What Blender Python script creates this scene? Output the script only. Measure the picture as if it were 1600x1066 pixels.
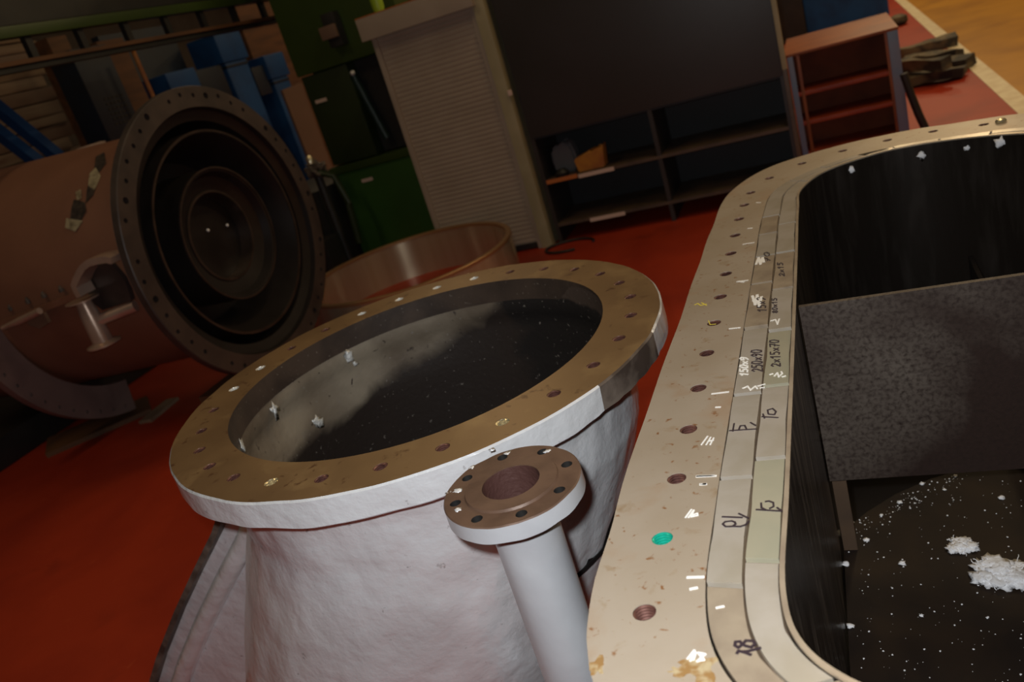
import bpy, bmesh, math, random
from math import sin, cos, pi, radians, hypot, atan2
from mathutils import Vector, Matrix, noise
for o in list(bpy.data.objects): bpy.data.objects.remove(o)
R = random.Random(7)
SC = bpy.context.scene
COL = SC.collection

# ------------------------------------------------------------------ camera
F = 1300.0; ROLL = radians(17.62); PITCH = radians(20.39); YAW = radians(24.87); H = 1.65
CAM = Vector((0, 0, H))
fw = Vector((-sin(YAW)*cos(PITCH), cos(YAW)*cos(PITCH), -sin(PITCH)))
r0 = Vector((cos(YAW), sin(YAW), 0)); u0 = r0.cross(fw)
cr, sr = cos(ROLL), sin(ROLL)
cx_ = r0*cr - u0*sr            # camera right
cy_ = r0*sr + u0*cr           # camera up
cd = bpy.data.cameras.new('camera'); cam = bpy.data.objects.new('camera', cd); COL.objects.link(cam)
M = Matrix((cx_, cy_, -fw)).transposed().to_4x4(); M.translation = CAM
cam.matrix_world = M
cd.sensor_width = 36.0; cd.lens = 36.0*F/1600.0; cd.clip_start = 0.02; cd.clip_end = 200
cd.dof.use_dof = True; cd.dof.focus_distance = 1.5; cd.dof.aperture_fstop = 4.6
SC.camera = cam

def ray(x, y):
    dx, dy = x-800, y-533
    u = dx*cr - dy*sr; v = dx*sr + dy*cr
    return (fw*F + r0*u - u0*v)/F
def atz(x, y, z): d = ray(x, y); return CAM + d*((z-H)/d.z)
def aty(x, y, Y): d = ray(x, y); return CAM + d*(Y/d.y)
def atx(x, y, X): d = ray(x, y); return CAM + d*(X/d.x)

# ------------------------------------------------------------------ world, lights, exposure
SC.view_settings.view_transform = 'Standard'; SC.view_settings.look = 'None'
SC.view_settings.gamma = 1.0; SC.view_settings.use_curve_mapping = False
SC.view_settings.exposure = 0.0
w = bpy.data.worlds.new('hall_air'); SC.world = w; w.use_nodes = True
w.node_tree.nodes['Background'].inputs[0].default_value = (1.0, 0.72, 0.5, 1)
w.node_tree.nodes['Background'].inputs[1].default_value = 0.035
def area(name, loc, rot, sx, sy, power, col):
    l = bpy.data.lights.new(name, 'AREA'); l.shape = 'RECTANGLE'; l.size = sx; l.size_y = sy
    l.energy = power; l.color = col
    o = bpy.data.objects.new(name, l); COL.objects.link(o); o.location = loc; o.rotation_euler = rot
    return o
# flash unit of the hand-held camera, beside and above the lens
fl = bpy.data.lights.new('camera_flash', 'SPOT'); fl.energy = 92; fl.color = (0.96, 0.985, 1.0)
fl.spot_size = radians(150); fl.spot_blend = 1.0; fl.shadow_soft_size = 0.018
flo = bpy.data.objects.new('camera_flash', fl); COL.objects.link(flo)
MF = M.copy(); MF.translation = CAM + cy_*0.055 - cx_*0.05 + fw*0.02; flo.matrix_world = MF
# tube lamps under the hall roof
for i, (x, y, e) in enumerate([(-4.0, 0.8, 34), (-6, 12, 50), (1.0, 8, 60), (2.2, 16, 170), (5.5, 9, 190), (6.5, 2.5, 45), (0.5, 4.4, 48), (1.15, 20.6, 90)]):
    area('hall_lamp', (x, y, 6.0), (0, 0, 0), 0.3, 2.4, e, (1.0, 0.74, 0.42))

# ------------------------------------------------------------------ materials
def mat(name, col, rough=0.5, metal=0.0, col2=None, scale=6.0, lo=0.4, hi=0.65, bump=0.0, bscale=40.0,
        detail=6, spots=None, stretch=None, spec=None, emis=None, alpha=None, bdist=0.01, rvar=0.0, coat=None):
    m = bpy.data.materials.new(name); m.use_nodes = True; nt = m.node_tree; n = nt.nodes; L = nt.links
    b = n['Principled BSDF']; b.inputs['Roughness'].default_value = rough; b.inputs['Metallic'].default_value = metal
    if spec is not None: b.inputs['Specular IOR Level'].default_value = spec
    if coat: b.inputs['Coat Weight'].default_value = coat[0]; b.inputs['Coat Roughness'].default_value = coat[1]
    tc = n.new('ShaderNodeTexCoord'); src = tc.outputs['Object']
    if stretch:
        mp = n.new('ShaderNodeMapping'); mp.inputs['Scale'].default_value = stretch; L.new(src, mp.inputs[0]); src = mp.outputs[0]
    cur = None
    def layer(base, colour, sc, l, h, det=6, dis=0.3):
        t = n.new('ShaderNodeTexNoise'); t.inputs['Scale'].default_value = sc; t.inputs['Detail'].default_value = det
        t.inputs['Distortion'].default_value = dis; L.new(src, t.inputs['Vector'])
        r = n.new('ShaderNodeValToRGB'); r.color_ramp.elements[0].position = l; r.color_ramp.elements[1].position = h
        L.new(t.outputs['Fac'], r.inputs[0])
        mx = n.new('ShaderNodeMix'); mx.data_type = 'RGBA'; L.new(r.outputs[0], mx.inputs[0])
        if isinstance(base, tuple): mx.inputs[6].default_value = (*base, 1)
        else: L.new(base, mx.inputs[6])
        mx.inputs[7].default_value = (*colour, 1); return mx.outputs[2], r.outputs[0]
    b.inputs['Base Color'].default_value = (*col, 1); base = col; fac = None
    if col2: base, fac = layer(base, col2, scale, lo, hi, detail)
    for s in (spots or []): base, _ = layer(base, s[0], s[1], s[2], s[3])
    if not isinstance(base, tuple): L.new(base, b.inputs['Base Color'])
    if rvar and fac:
        mr = n.new('ShaderNodeMapRange'); mr.inputs[3].default_value = rough; mr.inputs[4].default_value = rough+rvar
        L.new(fac, mr.inputs[0]); L.new(mr.outputs[0], b.inputs['Roughness'])
    if bump:
        t = n.new('ShaderNodeTexNoise'); t.inputs['Scale'].default_value = bscale; t.inputs['Detail'].default_value = 5
        L.new(src, t.inputs['Vector']); bp = n.new('ShaderNodeBump'); bp.inputs['Strength'].default_value = bump
        bp.inputs['Distance'].default_value = bdist; L.new(t.outputs['Fac'], bp.inputs['Height']); L.new(bp.outputs[0], b.inputs['Normal'])
    if alpha is not None: b.inputs['Alpha'].default_value = alpha
    return m
MT = {}
MT['floor_red'] = mat('red_floor_paint', (0.35, 0.034, 0.010), 0.5, col2=(0.25, 0.022, 0.008), scale=1.3, spots=[((0.40, 0.06, 0.02), 9, 0.66, 0.80), ((0.16, 0.018, 0.008), 2.3, 0.62, 0.85)], bump=0.05, bscale=20, spec=0.28)
MT['floor_ochre'] = mat('ochre_floor_paint', (0.50, 0.235, 0.028), 0.35, col2=(0.38, 0.17, 0.025), scale=1.6, bump=0.05, spec=0.35)
MT['stripe'] = mat('cream_line_paint', (0.72, 0.62, 0.42), 0.5, col2=(0.6, 0.48, 0.3), scale=8)
MT['wallp'] = mat('hall_wall_paint', (0.06, 0.05, 0.04), 0.8, col2=(0.045, 0.035, 0.028), scale=2)
MT['flange'] = mat('machined_steel_flange', (0.465, 0.395, 0.315), 0.40, 0.25, col2=(0.405, 0.33, 0.245), scale=5, lo=0.35, hi=0.7,
    spots=[((0.42, 0.29, 0.19), 9, 0.58, 0.76), ((0.36, 0.26, 0.16), 26, 0.62, 0.76), ((0.28, 0.13, 0.05), 70, 0.65, 0.73)], bump=0.12, bscale=90, bdist=0.002)
MT['edge'] = mat('brown_primer_edge', (0.10, 0.07, 0.045), 0.6, 0.1, col2=(0.05, 0.035, 0.025), scale=14)
MT['shim'] = mat('ground_shim_steel', (0.66, 0.60, 0.52), 0.26, 0.45, col2=(0.56, 0.50, 0.40), scale=10, bump=0.05, bscale=6, bdist=0.004, stretch=(1, 1, 1))
MT['shim2'] = mat('yellowish_shim_steel', (0.63, 0.585, 0.43), 0.22, 0.45, col2=(0.56, 0.54, 0.40), scale=10, bump=0.05, bscale=6, bdist=0.004)
MT['shim3'] = mat('brown_tinged_shim_steel', (0.52, 0.43, 0.32), 0.3, 0.4, col2=(0.40, 0.32, 0.24), scale=16, bump=0.05, bscale=6, bdist=0.004)
MT['thread_rust'] = mat('rusty_thread', (0.17, 0.075, 0.058), 0.4, 0.4, col2=(0.085, 0.035, 0.03), scale=60)
MT['thread_green'] = mat('turquoise_thread', (0.01, 0.42, 0.30), 0.3, 0.4)
MT['thread_brass'] = mat('bright_brass_thread', (0.75, 0.65, 0.42), 0.25, 0.8)
MT['thread_white'] = mat('silver_smeared_thread', (0.8, 0.8, 0.76), 0.35, 0.4)
MT['dark_steel'] = mat('dark_mill_scale_steel', (0.022, 0.018, 0.017), 0.40, 0.3, col2=(0.013, 0.011, 0.011), scale=3, spots=[((0.035, 0.02, 0.013), 5, 0.6, 0.8)], bump=0.1, bscale=150, bdist=0.002)
MT['plate_steel'] = mat('mottled_plate_steel', (0.034, 0.020, 0.016), 0.5, 0.1, col2=(0.135, 0.11, 0.09), scale=2.2, lo=0.48, hi=0.70, spots=[((0.026, 0.016, 0.013), 110, 0.42, 0.75)], bump=0.15, bscale=160, bdist=0.002, spec=0.3)
MT['liner'] = mat('oily_liner_steel', (0.026, 0.020, 0.016), 0.32, 0.45, col2=(0.095, 0.08, 0.07), scale=18, lo=0.46, hi=0.80, bump=0.4, bscale=18, stretch=(1, 3.0, 0.25), bdist=0.004)
MT['floor_plate'] = mat('dark_brown_bottom_plate', (0.013, 0.008, 0.006), 0.62, 0.0, col2=(0.024, 0.014, 0.008), scale=6, spots=[((0.12, 0.12, 0.12), 120, 0.72, 0.78)], bump=0.1, bscale=100, bdist=0.002, spec=0.25)
MT['silver'] = mat('aluminium_paint', (0.88, 0.90, 0.93), 0.34, 0.26, col2=(0.70, 0.71, 0.73), scale=3.2, lo=0.35, hi=0.7,
    spots=[((0.45, 0.44, 0.44), 46, 0.68, 0.75)], bump=0.75, bscale=11, bdist=0.014, coat=(0.6, 0.2))
MT['silver_smooth'] = mat('smooth_aluminium_paint', (0.58, 0.60, 0.63), 0.42, 0.15, col2=(0.48, 0.49, 0.52), scale=5, bump=0.12, bscale=60, bdist=0.003, coat=(0.5, 0.25))
MT['silver_dark'] = mat('worn_grey_brown_edge', (0.20, 0.16, 0.13), 0.6, 0.2, col2=(0.07, 0.05, 0.04), scale=12, lo=0.4, hi=0.6)
MT['nozzle_top'] = mat('oily_brown_flange_face', (0.27, 0.165, 0.075), 0.36, 0.3, col2=(0.20, 0.12, 0.055), scale=4,
    spots=[((0.34, 0.22, 0.10), 9, 0.56, 0.75), ((0.13, 0.065, 0.03), 30, 0.63, 0.72)], bump=0.06, bscale=30, bdist=0.003)
MT['bore_plain'] = mat('scaled_nozzle_bore', (0.05, 0.036, 0.028), 0.55, 0.1, col2=(0.30, 0.255, 0.205), scale=2.3, lo=0.50, hi=0.62,
    spots=[((0.04, 0.03, 0.025), 26, 0.62, 0.70)], bump=0.3, bscale=60, bdist=0.004)
def bore_material():
    m = bpy.data.materials.new('scaled_nozzle_bore'); m.use_nodes = True; nt = m.node_tree; n = nt.nodes; L = nt.links
    b = n['Principled BSDF']; b.inputs['Roughness'].default_value = .55
    tc = n.new('ShaderNodeTexCoord'); sx = n.new('ShaderNodeSeparateXYZ'); L.new(tc.outputs['Object'], sx.inputs[0])
    def noise_(sc, det=6, dis=.4):
        t = n.new('ShaderNodeTexNoise'); t.inputs['Scale'].default_value = sc; t.inputs['Detail'].default_value = det; t.inputs['Distortion'].default_value = dis
        L.new(tc.outputs['Object'], t.inputs['Vector']); return t.outputs['Fac']
    def math_(op, a, c):
        q = n.new('ShaderNodeMath'); q.operation = op
        for i, v in enumerate((a, c)):
            if isinstance(v, (int, float)): q.inputs[i].default_value = v
            else: L.new(v, q.inputs[i])
        return q.outputs[0]
    def ramp(v, lo, hi):
        r_ = n.new('ShaderNodeMapRange'); r_.inputs[1].default_value = lo; r_.inputs[2].default_value = hi; r_.clamp = True; L.new(v, r_.inputs[0]); return r_.outputs[0]
    def mix(f, a, c):
        q = n.new('ShaderNodeMix'); q.data_type = 'RGBA'; L.new(f, q.inputs[0])
        for i, v in ((6, a), (7, c)):
            if isinstance(v, tuple): q.inputs[i].default_value = (*v, 1)
            else: L.new(v, q.inputs[i])
        return q.outputs[2]
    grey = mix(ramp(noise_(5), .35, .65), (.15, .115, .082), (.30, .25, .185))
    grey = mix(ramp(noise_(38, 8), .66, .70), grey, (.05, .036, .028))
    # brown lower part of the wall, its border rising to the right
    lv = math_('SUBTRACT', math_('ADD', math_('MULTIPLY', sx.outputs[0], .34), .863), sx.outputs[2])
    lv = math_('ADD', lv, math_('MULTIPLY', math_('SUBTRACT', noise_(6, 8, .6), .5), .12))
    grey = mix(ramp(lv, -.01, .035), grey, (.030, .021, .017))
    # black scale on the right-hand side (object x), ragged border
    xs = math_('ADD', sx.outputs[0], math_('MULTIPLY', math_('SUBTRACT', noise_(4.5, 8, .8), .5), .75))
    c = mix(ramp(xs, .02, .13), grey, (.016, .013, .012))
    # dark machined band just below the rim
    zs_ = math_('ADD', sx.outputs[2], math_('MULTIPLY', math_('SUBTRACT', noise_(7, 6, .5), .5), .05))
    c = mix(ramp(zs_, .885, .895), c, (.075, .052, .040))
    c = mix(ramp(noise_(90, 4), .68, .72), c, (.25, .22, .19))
    L.new(c, b.inputs['Base Color'])
    bp = n.new('ShaderNodeBump'); bp.inputs['Strength'].default_value = .35; bp.inputs['Distance'].default_value = .004; L.new(noise_(60), bp.inputs['Height']); L.new(bp.outputs[0], b.inputs['Normal'])
    return m
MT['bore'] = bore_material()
MT['band'] = mat('dark_machined_band', (0.085, 0.058, 0.043), 0.45, 0.2, col2=(0.05, 0.035, 0.028), scale=8, spots=[((0.2, 0.16, 0.13), 110, 0.66, 0.72)], bump=0.2, bscale=90, bdist=0.002)
MT['branch_face'] = mat('brown_branch_flange_face', (0.15, 0.088, 0.058), 0.45, 0.15, col2=(0.105, 0.06, 0.04), scale=18, bump=0.15, bscale=90, bdist=0.002)
MT['branch_bore'] = mat('reddish_bore', (0.085, 0.038, 0.032), 0.5, 0.1, bump=0.6, bscale=90, bdist=0.004)
MT['vessel'] = mat('brown_red_primer', (0.22, 0.10, 0.06), 0.5, 0.0, col2=(0.17, 0.075, 0.045), scale=1.5, spots=[((0.4, 0.28, 0.2), 70, 0.74, 0.78)], bump=0.08, bscale=30)
MT['vessel_fl'] = mat('dull_flange_primer', (0.060, 0.042, 0.034), 0.5, 0.1, col2=(0.035, 0.025, 0.022), scale=6)
MT['vessel_in'] = mat('vessel_inner_steel', (0.026, 0.021, 0.019), 0.38, 0.3, col2=(0.014, 0.011, 0.010), scale=3)
MT['vessel_lip'] = mat('worn_ring_lip', (0.07, 0.048, 0.038), 0.35, 0.4, col2=(0.04, 0.028, 0.022), scale=8)
MT['fitting'] = mat('shiny_tan_fitting', (0.62, 0.46, 0.36), 0.28, 0.6, col2=(0.5, 0.36, 0.28), scale=8)
MT['ring'] = mat('turned_bronze_steel', (0.62, 0.52, 0.36), 0.24, 0.7, col2=(0.54, 0.43, 0.28), scale=2.0, stretch=(6, 6, 0.05), bump=0.03, bscale=60, bdist=0.002)
MT['ring_edge'] = mat('ring_rim_bronze', (0.46, 0.27, 0.13), 0.35, 0.7)
MT['green'] = mat('green_machine_enamel', (0.035, 0.062, 0.008), 0.4, col2=(0.028, 0.05, 0.008), scale=2)
MT['green_dark'] = mat('dark_green_enamel', (0.018, 0.032, 0.007), 0.45, col2=(0.014, 0.024, 0.006), scale=2)
MT['green_low'] = mat('lower_green_enamel', (0.035, 0.10, 0.016), 0.4, col2=(0.028, 0.08, 0.014), scale=2)
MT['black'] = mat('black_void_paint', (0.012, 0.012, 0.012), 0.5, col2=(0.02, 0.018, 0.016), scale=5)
MT['tealdark'] = mat('dark_teal_cylinder', (0.012, 0.03, 0.024), 0.4, 0.1)
MT['shutter'] = mat('cream_shutter_slats', (0.36, 0.29, 0.22), 0.5, col2=(0.32, 0.255, 0.19), scale=3)
MT['cream'] = mat('cream_post_paint', (0.36, 0.31, 0.18), 0.5, col2=(0.31, 0.265, 0.15), scale=4)
MT['board'] = mat('charcoal_board', (0.030, 0.026, 0.023), 0.42, col2=(0.036, 0.031, 0.030), scale=1.4)
MT['shelf_in'] = mat('dark_shelf_back', (0.009, 0.009, 0.010), 0.6, col2=(0.012, 0.012, 0.016), scale=2)
MT['shelf'] = mat('worn_brown_shelf', (0.10, 0.062, 0.038), 0.5, col2=(0.065, 0.043, 0.03), scale=6)
MT['label'] = mat('pinkish_label', (0.62, 0.45, 0.36), 0.6)
MT['yellow'] = mat('yellow_orange_plastic', (0.42, 0.17, 0.02), 0.45, col2=(0.3, 0.09, 0.02), scale=9)
MT['orange'] = mat('orange_strip', (0.48, 0.14, 0.03), 0.5)
MT['clear'] = mat('greyish_clear_plastic', (0.16, 0.16, 0.17), 0.25, alpha=0.6, bump=0.4, bscale=18)
MT['rust'] = mat('rusty_orange_steel', (0.30, 0.078, 0.016), 0.5, col2=(0.20, 0.045, 0.012), scale=3)
MT['rust_shelf'] = mat('rust_red_shelf', (0.38, 0.06, 0.018), 0.45, col2=(0.26, 0.035, 0.012), scale=4)
MT['rust_dark'] = mat('dark_brown_panel', (0.20, 0.045, 0.014), 0.65, col2=(0.12, 0.028, 0.010), scale=3, spec=0.25)
MT['blue_grey'] = mat('grey_blue_stile', (0.16, 0.21, 0.33), 0.45, col2=(0.20, 0.20, 0.28), scale=5)
MT['blue'] = mat('blue_enamel', (0.012, 0.075, 0.235), 0.5, col2=(0.010, 0.05, 0.16), scale=3, spec=0.3)
MT['blue_dark'] = mat('dark_blue_enamel', (0.006, 0.016, 0.035), 0.5, col2=(0.007, 0.013, 0.025), scale=4)
MT['timber'] = mat('pale_sawn_timber', (0.27, 0.19, 0.12), 0.7, col2=(0.17, 0.09, 0.055), scale=3, stretch=(4, 0.5, 4))
MT['timber_d'] = mat('brown_timber', (0.13, 0.055, 0.02), 0.7, col2=(0.08, 0.035, 0.015), scale=3, stretch=(4, 0.5, 4))
MT['wood_old'] = mat('weathered_scrap_wood', (0.13, 0.095, 0.05), 0.75, col2=(0.022, 0.018, 0.014), scale=4, lo=0.42, hi=0.58)
MT['beige'] = mat('beige_board', (0.17, 0.10, 0.065), 0.6, col2=(0.15, 0.088, 0.055), scale=2)
MT['white'] = mat('white_mineral_wool', (0.88, 0.88, 0.90), 0.95, bump=0.6, bscale=120, bdist=0.004)
MT['ink'] = mat('dark_marker_ink', (0.03, 0.018, 0.028), 0.5)
MT['chalk'] = mat('white_chalk_paint', (0.92, 0.92, 0.90), 0.7)
MT['ychalk'] = mat('yellow_chalk', (0.75, 0.62, 0.08), 0.7)
MT['cream_patch'] = mat('bare_cream_patch', (0.62, 0.55, 0.36), 0.6, col2=(0.3, 0.24, 0.15), scale=30)
MT['dark_patch'] = mat('bare_dark_patch', (0.05, 0.04, 0.035), 0.6, col2=(0.12, 0.09, 0.07), scale=30)
MT['cable'] = mat('dark_cable_rubber', (0.02, 0.012, 0.01), 0.5)

# scrape streaks on the liner, painted brighter at the near end for the flash
_m = MT['liner']; _nt = _m.node_tree; _mx = [n for n in _nt.nodes if n.bl_idname == 'ShaderNodeMix'][0]; _src = _mx.inputs[0].links[0].from_socket
_mx.inputs[7].default_value = (.26, .225, .20, 1)
_tc = _nt.nodes.new('ShaderNodeTexCoord'); _sx = _nt.nodes.new('ShaderNodeSeparateXYZ'); _nt.links.new(_tc.outputs['Object'], _sx.inputs[0])
_mr = _nt.nodes.new('ShaderNodeMapRange'); _mr.inputs[1].default_value = .55; _mr.inputs[2].default_value = -.3; _mr.inputs[3].default_value = .12; _mr.inputs[4].default_value = 1.0
_nt.links.new(_sx.outputs[1], _mr.inputs[0]); _mu = _nt.nodes.new('ShaderNodeMath'); _mu.operation = 'MULTIPLY'
_nt.links.new(_src, _mu.inputs[0]); _nt.links.new(_mr.outputs[0], _mu.inputs[1]); _nt.links.new(_mu.outputs[0], _mx.inputs[0])
# ------------------------------------------------------------------ helpers
def link(name, me, m, parent=None):
    o = bpy.data.objects.new(name, me); COL.objects.link(o)
    if m is not None: me.materials.append(MT[m] if isinstance(m, str) else m)
    if parent: o.parent = parent; 
    return o
def finish(bm, angle=32, smooth=True):
    bmesh.ops.recalc_face_normals(bm, faces=bm.faces)
    if smooth:
        for f in bm.faces: f.smooth = True
        for e in bm.edges:
            if len(e.link_faces) != 2 or e.calc_face_angle(0) > radians(angle): e.smooth = False
def obj(name, bm, m, parent=None, origin=None, angle=32, smooth=True):
    finish(bm, angle, smooth)
    if parent is not None: off = Vector(parent.location)
    elif origin is not None: off = Vector(origin)
    else:
        vs = [v.co for v in bm.verts]
        off = Vector(((min(v.x for v in vs)+max(v.x for v in vs))/2, (min(v.y for v in vs)+max(v.y for v in vs))/2, min(v.z for v in vs)))
    for v in bm.verts: v.co -= off
    me = bpy.data.meshes.new(name); bm.to_mesh(me); bm.free()
    o = link(name, me, m, parent)
    if parent is None: o.location = off
    return o
def tag(o, label=None, cat=None, group=None, kind=None):
    if label: o['label'] = label
    if cat: o['category'] = cat
    if group: o['group'] = group
    if kind: o['kind'] = kind
    return o
def thing(name, label, cat, loc, group=None):
    o = bpy.data.objects.new(name, None); COL.objects.link(o); o.location = loc; o.empty_display_size = 0.1
    return tag(o, label, cat, group)
def B(): return bmesh.new()
def box(bm, x0, x1, y0, y1, z0, z1, bev=0.0):
    vs = [bm.verts.new((x, y, z)) for z in (z0, z1) for x, y in ((x0, y0), (x1, y0), (x1, y1), (x0, y1))]
    fs = [(0, 1, 2, 3), (4, 5, 6, 7), (0, 1, 5, 4), (1, 2, 6, 5), (2, 3, 7, 6), (3, 0, 4, 7)]
    faces = [bm.faces.new([vs[i] for i in f]) for f in fs]
    if bev:
        es = list({e for f in faces for e in f.edges})
        bmesh.ops.bevel(bm, geom=es, offset=bev, segments=2, profile=0.7, affect='EDGES')
    return bm
def prism(bm, pts, d):
    """polygon of 3D points extruded by vector d"""
    d = Vector(d); a = [bm.verts.new(p) for p in pts]; b = [bm.verts.new(Vector(p)+d) for p in pts]
    n = len(a); bm.faces.new(a); bm.faces.new(b[::-1])
    for i in range(n): bm.faces.new((a[i], a[(i+1) % n], b[(i+1) % n], b[i]))
    return bm
def lathe(bm, prof, c, axis='Z', seg=96, closed=False, shift=None):
    """prof: (r, h) list; h along the axis; shift(h)->(dx,dy)"""
    rings = []
    for r, h in prof:
        ring = []
        dx, dy = shift(h) if shift else (0, 0)
        for i in range(seg):
            a = 2*pi*i/seg
            if axis == 'Z': p = (c[0]+dx+r*cos(a), c[1]+dy+r*sin(a), c[2]+h)
            elif axis == 'X': p = (c[0]+h, c[1]+r*cos(a), c[2]+r*sin(a))
            else: p = (c[0]+r*cos(a), c[1]+h, c[2]+r*sin(a))
            ring.append(bm.verts.new(p))
            if r < 1e-6: break
        rings.append(ring)
    pairs = list(zip(rings, rings[1:])) + ([(rings[-1], rings[0])] if closed else [])
    for a, b in pairs:
        for i in range(seg):
            j = (i+1) % seg
            if len(a) == 1 and len(b) == 1: continue
            if len(a) == 1: bm.faces.new((a[0], b[j], b[i]))
            elif len(b) == 1: bm.faces.new((a[i], a[j], b[0]))
            else: bm.faces.new((a[i], a[j], b[j], b[i]))
    return bm
def tube(bm, pts, r, seg=10, caps=True):
    pts = [Vector(p) for p in pts]; rings = []; up = Vector((0.13, 0.21, 0.97)); n = len(pts)
    for i, p in enumerate(pts):
        t = (pts[min(i+1, n-1)]-pts[max(i-1, 0)]).normalized()
        a = t.cross(up)
        if a.length < 0.05: a = t.cross(Vector((1, 0, 0)))
        a.normalize(); b = t.cross(a); rr = r[i] if isinstance(r, (list, tuple)) else r
        rings.append([bm.verts.new(p + a*rr*cos(2*pi*k/seg) + b*rr*sin(2*pi*k/seg)) for k in range(seg)])
        up = b if False else up
    for A, Bv in zip(rings, rings[1:]):
        for k in range(seg): bm.faces.new((A[k], A[(k+1) % seg], Bv[(k+1) % seg], Bv[k]))
    if caps: bm.faces.new(rings[0]); bm.faces.new(rings[-1][::-1])
    return bm
def bar(bm, a, b, wx, wz, up=(0, 0, 1)):
    a = Vector(a); b = Vector(b); t = (b-a).normalized(); s = t.cross(Vector(up)).normalized(); u = s.cross(t)
    pts = [a + s*wx/2*i + u*wz/2*j for i, j in ((-1, -1), (1, -1), (1, 1), (-1, 1))]
    return prism(bm, pts, b-a)
def cut(o, cutters):
    """subtract a bmesh of cutters (world coordinates) from an object"""
    bmesh.ops.recalc_face_normals(cutters, faces=cutters.faces)
    me = bpy.data.meshes.new('cutter'); cutters.to_mesh(me); cutters.free()
    c = bpy.data.objects.new('cutter', me); COL.objects.link(c)
    c.location = -Vector((0, 0, 0)); 
    bpy.context.view_layer.update()
    md = o.modifiers.new('cut', 'BOOLEAN'); md.operation = 'DIFFERENCE'; md.solver = 'EXACT'; md.object = c
    bpy.context.view_layer.update()
    dg = bpy.context.evaluated_depsgraph_get()
    nm = bpy.data.meshes.new_from_object(o.evaluated_get(dg)); old = o.data; mats = list(old.materials)
    o.modifiers.clear(); o.data = nm; bpy.data.objects.remove(c); bpy.data.meshes.remove(me)
    bm = bmesh.new(); bm.from_mesh(nm)
    for f in bm.faces: f.smooth = True
    for e in bm.edges: e.smooth = not (len(e.link_faces) != 2 or e.calc_face_angle(0) > radians(32))
    bm.to_mesh(nm); bm.free()
def blob(bm, c, r, sub=2, amp=0.35, freq=3.0, flat=1.0, seed=0.0):
    res = bmesh.ops.create_icosphere(bm, subdivisions=sub, radius=1.0)
    for v in res['verts']:
        d = v.co.normalized(); k = 1 + amp*noise.noise(d*freq + Vector((seed, seed*1.7, -seed)))*1.6
        v.co = Vector(c) + Vector((d.x*r*k, d.y*r*k, d.z*r*k*flat))
    return bm
def strokes(bm, lines, z, w, pxconv, h=0.0006):
    """pen strokes (lists of zoom pixel points) laid on the plane at height z"""
    si_ = 0
    for ln in lines:
        P = [atz(*pxconv(*p), z) for p in ln]
        for a, b in zip(P, P[1:]):
            if (b-a).length < 1e-5: continue
            t = (b-a).normalized(); a2 = a - t*w*0.3; b2 = b + t*w*0.3; s = Vector((-t.y, t.x, 0))*w/2
            lift = Vector((0, 0, 4e-5*(si_ % 12))); si_ += 1
            prism(bm, [a2-s+lift, a2+s+lift, b2+s+lift, b2-s+lift], (0, 0, h))
    return bm
FONT = {'0': [[(.1,.2),(.05,.6),(.2,1),(.45,.95),(.55,.5),(.4,.05),(.15,.05),(.1,.2)]], '1': [[(.1,.75),(.35,1),(.3,0)]],
 '2': [[(.05,.8),(.25,1),(.5,.85),(.4,.5),(.02,.05),(.55,.05)]], '5': [[(.5,1),(.12,1),(.1,.6),(.35,.62),(.52,.35),(.35,.03),(.05,.08)]],
 '6': [[(.45,1),(.15,.6),(.08,.2),(.25,0),(.5,.12),(.48,.42),(.25,.5),(.1,.35)]], '7': [[(.05,.97),(.55,1),(.2,0)],[(.15,.5),(.5,.5)]],
 '8': [[(.3,.52),(.08,.75),(.3,1),(.5,.78),(.3,.52),(.05,.22),(.3,0),(.55,.22),(.3,.52)]], '9': [[(.5,.75),(.3,1),(.08,.8),(.15,.52),(.45,.6),(.5,.85),(.45,.3),(.2,0)]],
 'x': [[(.08,.1),(.5,.6)],[(.08,.6),(.5,.1)]], '4': [[(.4,0),(.42,1),(.05,.35),(.6,.35)]], 'P': [[(.1,0),(.12,1),(.5,.85),(.45,.55),(.12,.5)]],
 'C': [[(.5,.85),(.25,1),(.05,.5),(.25,0),(.5,.15)]], 'u': [[(.05,.55),(.1,.1),(.35,.05),(.5,.55)]], ' ': []}
def text_lines(s, a, b, up):
    """string between zoom-pixel points a->b, up = vector to the top of the letters"""
    n = len(s); out = []
    for i, ch in enumerate(s):
        for ln in FONT[ch]:
            out.append([(a[0]+(b[0]-a[0])*(i+p[0]*1.45)/n + up[0]*p[1], a[1]+(b[1]-a[1])*(i+p[0]*1.45)/n + up[1]*p[1]) for p in ln])
    return out
Z6 = lambda x, y: (1000+x*.3003, 440+y*.3003)
Z7 = lambda x, y: (900+x*.3058, 740+y*.3058)
Z5 = lambda x, y: (1060+x*.3375, 180+y*.3375)
def threaded(name, parent, x, y, ztop, r, m, depth=0.032):
    """internally threaded blind hole, a cup with helical-looking ridges"""
    bm = B(); prof = [(r, 0)]; n = 7; st = depth/n
    for i in range(n): prof += [(r*0.985, -i*st-0.0008), (r*0.84, -(i+.5)*st), (r*0.985, -(i+1)*st+0.0003)]
    prof += [(r*0.9, -depth), (0, -depth-0.004)]
    lathe(bm, prof, (x, y, ztop-0.0012), 'Z', 28)
    return obj(name, bm, m, parent, angle=25)

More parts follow.
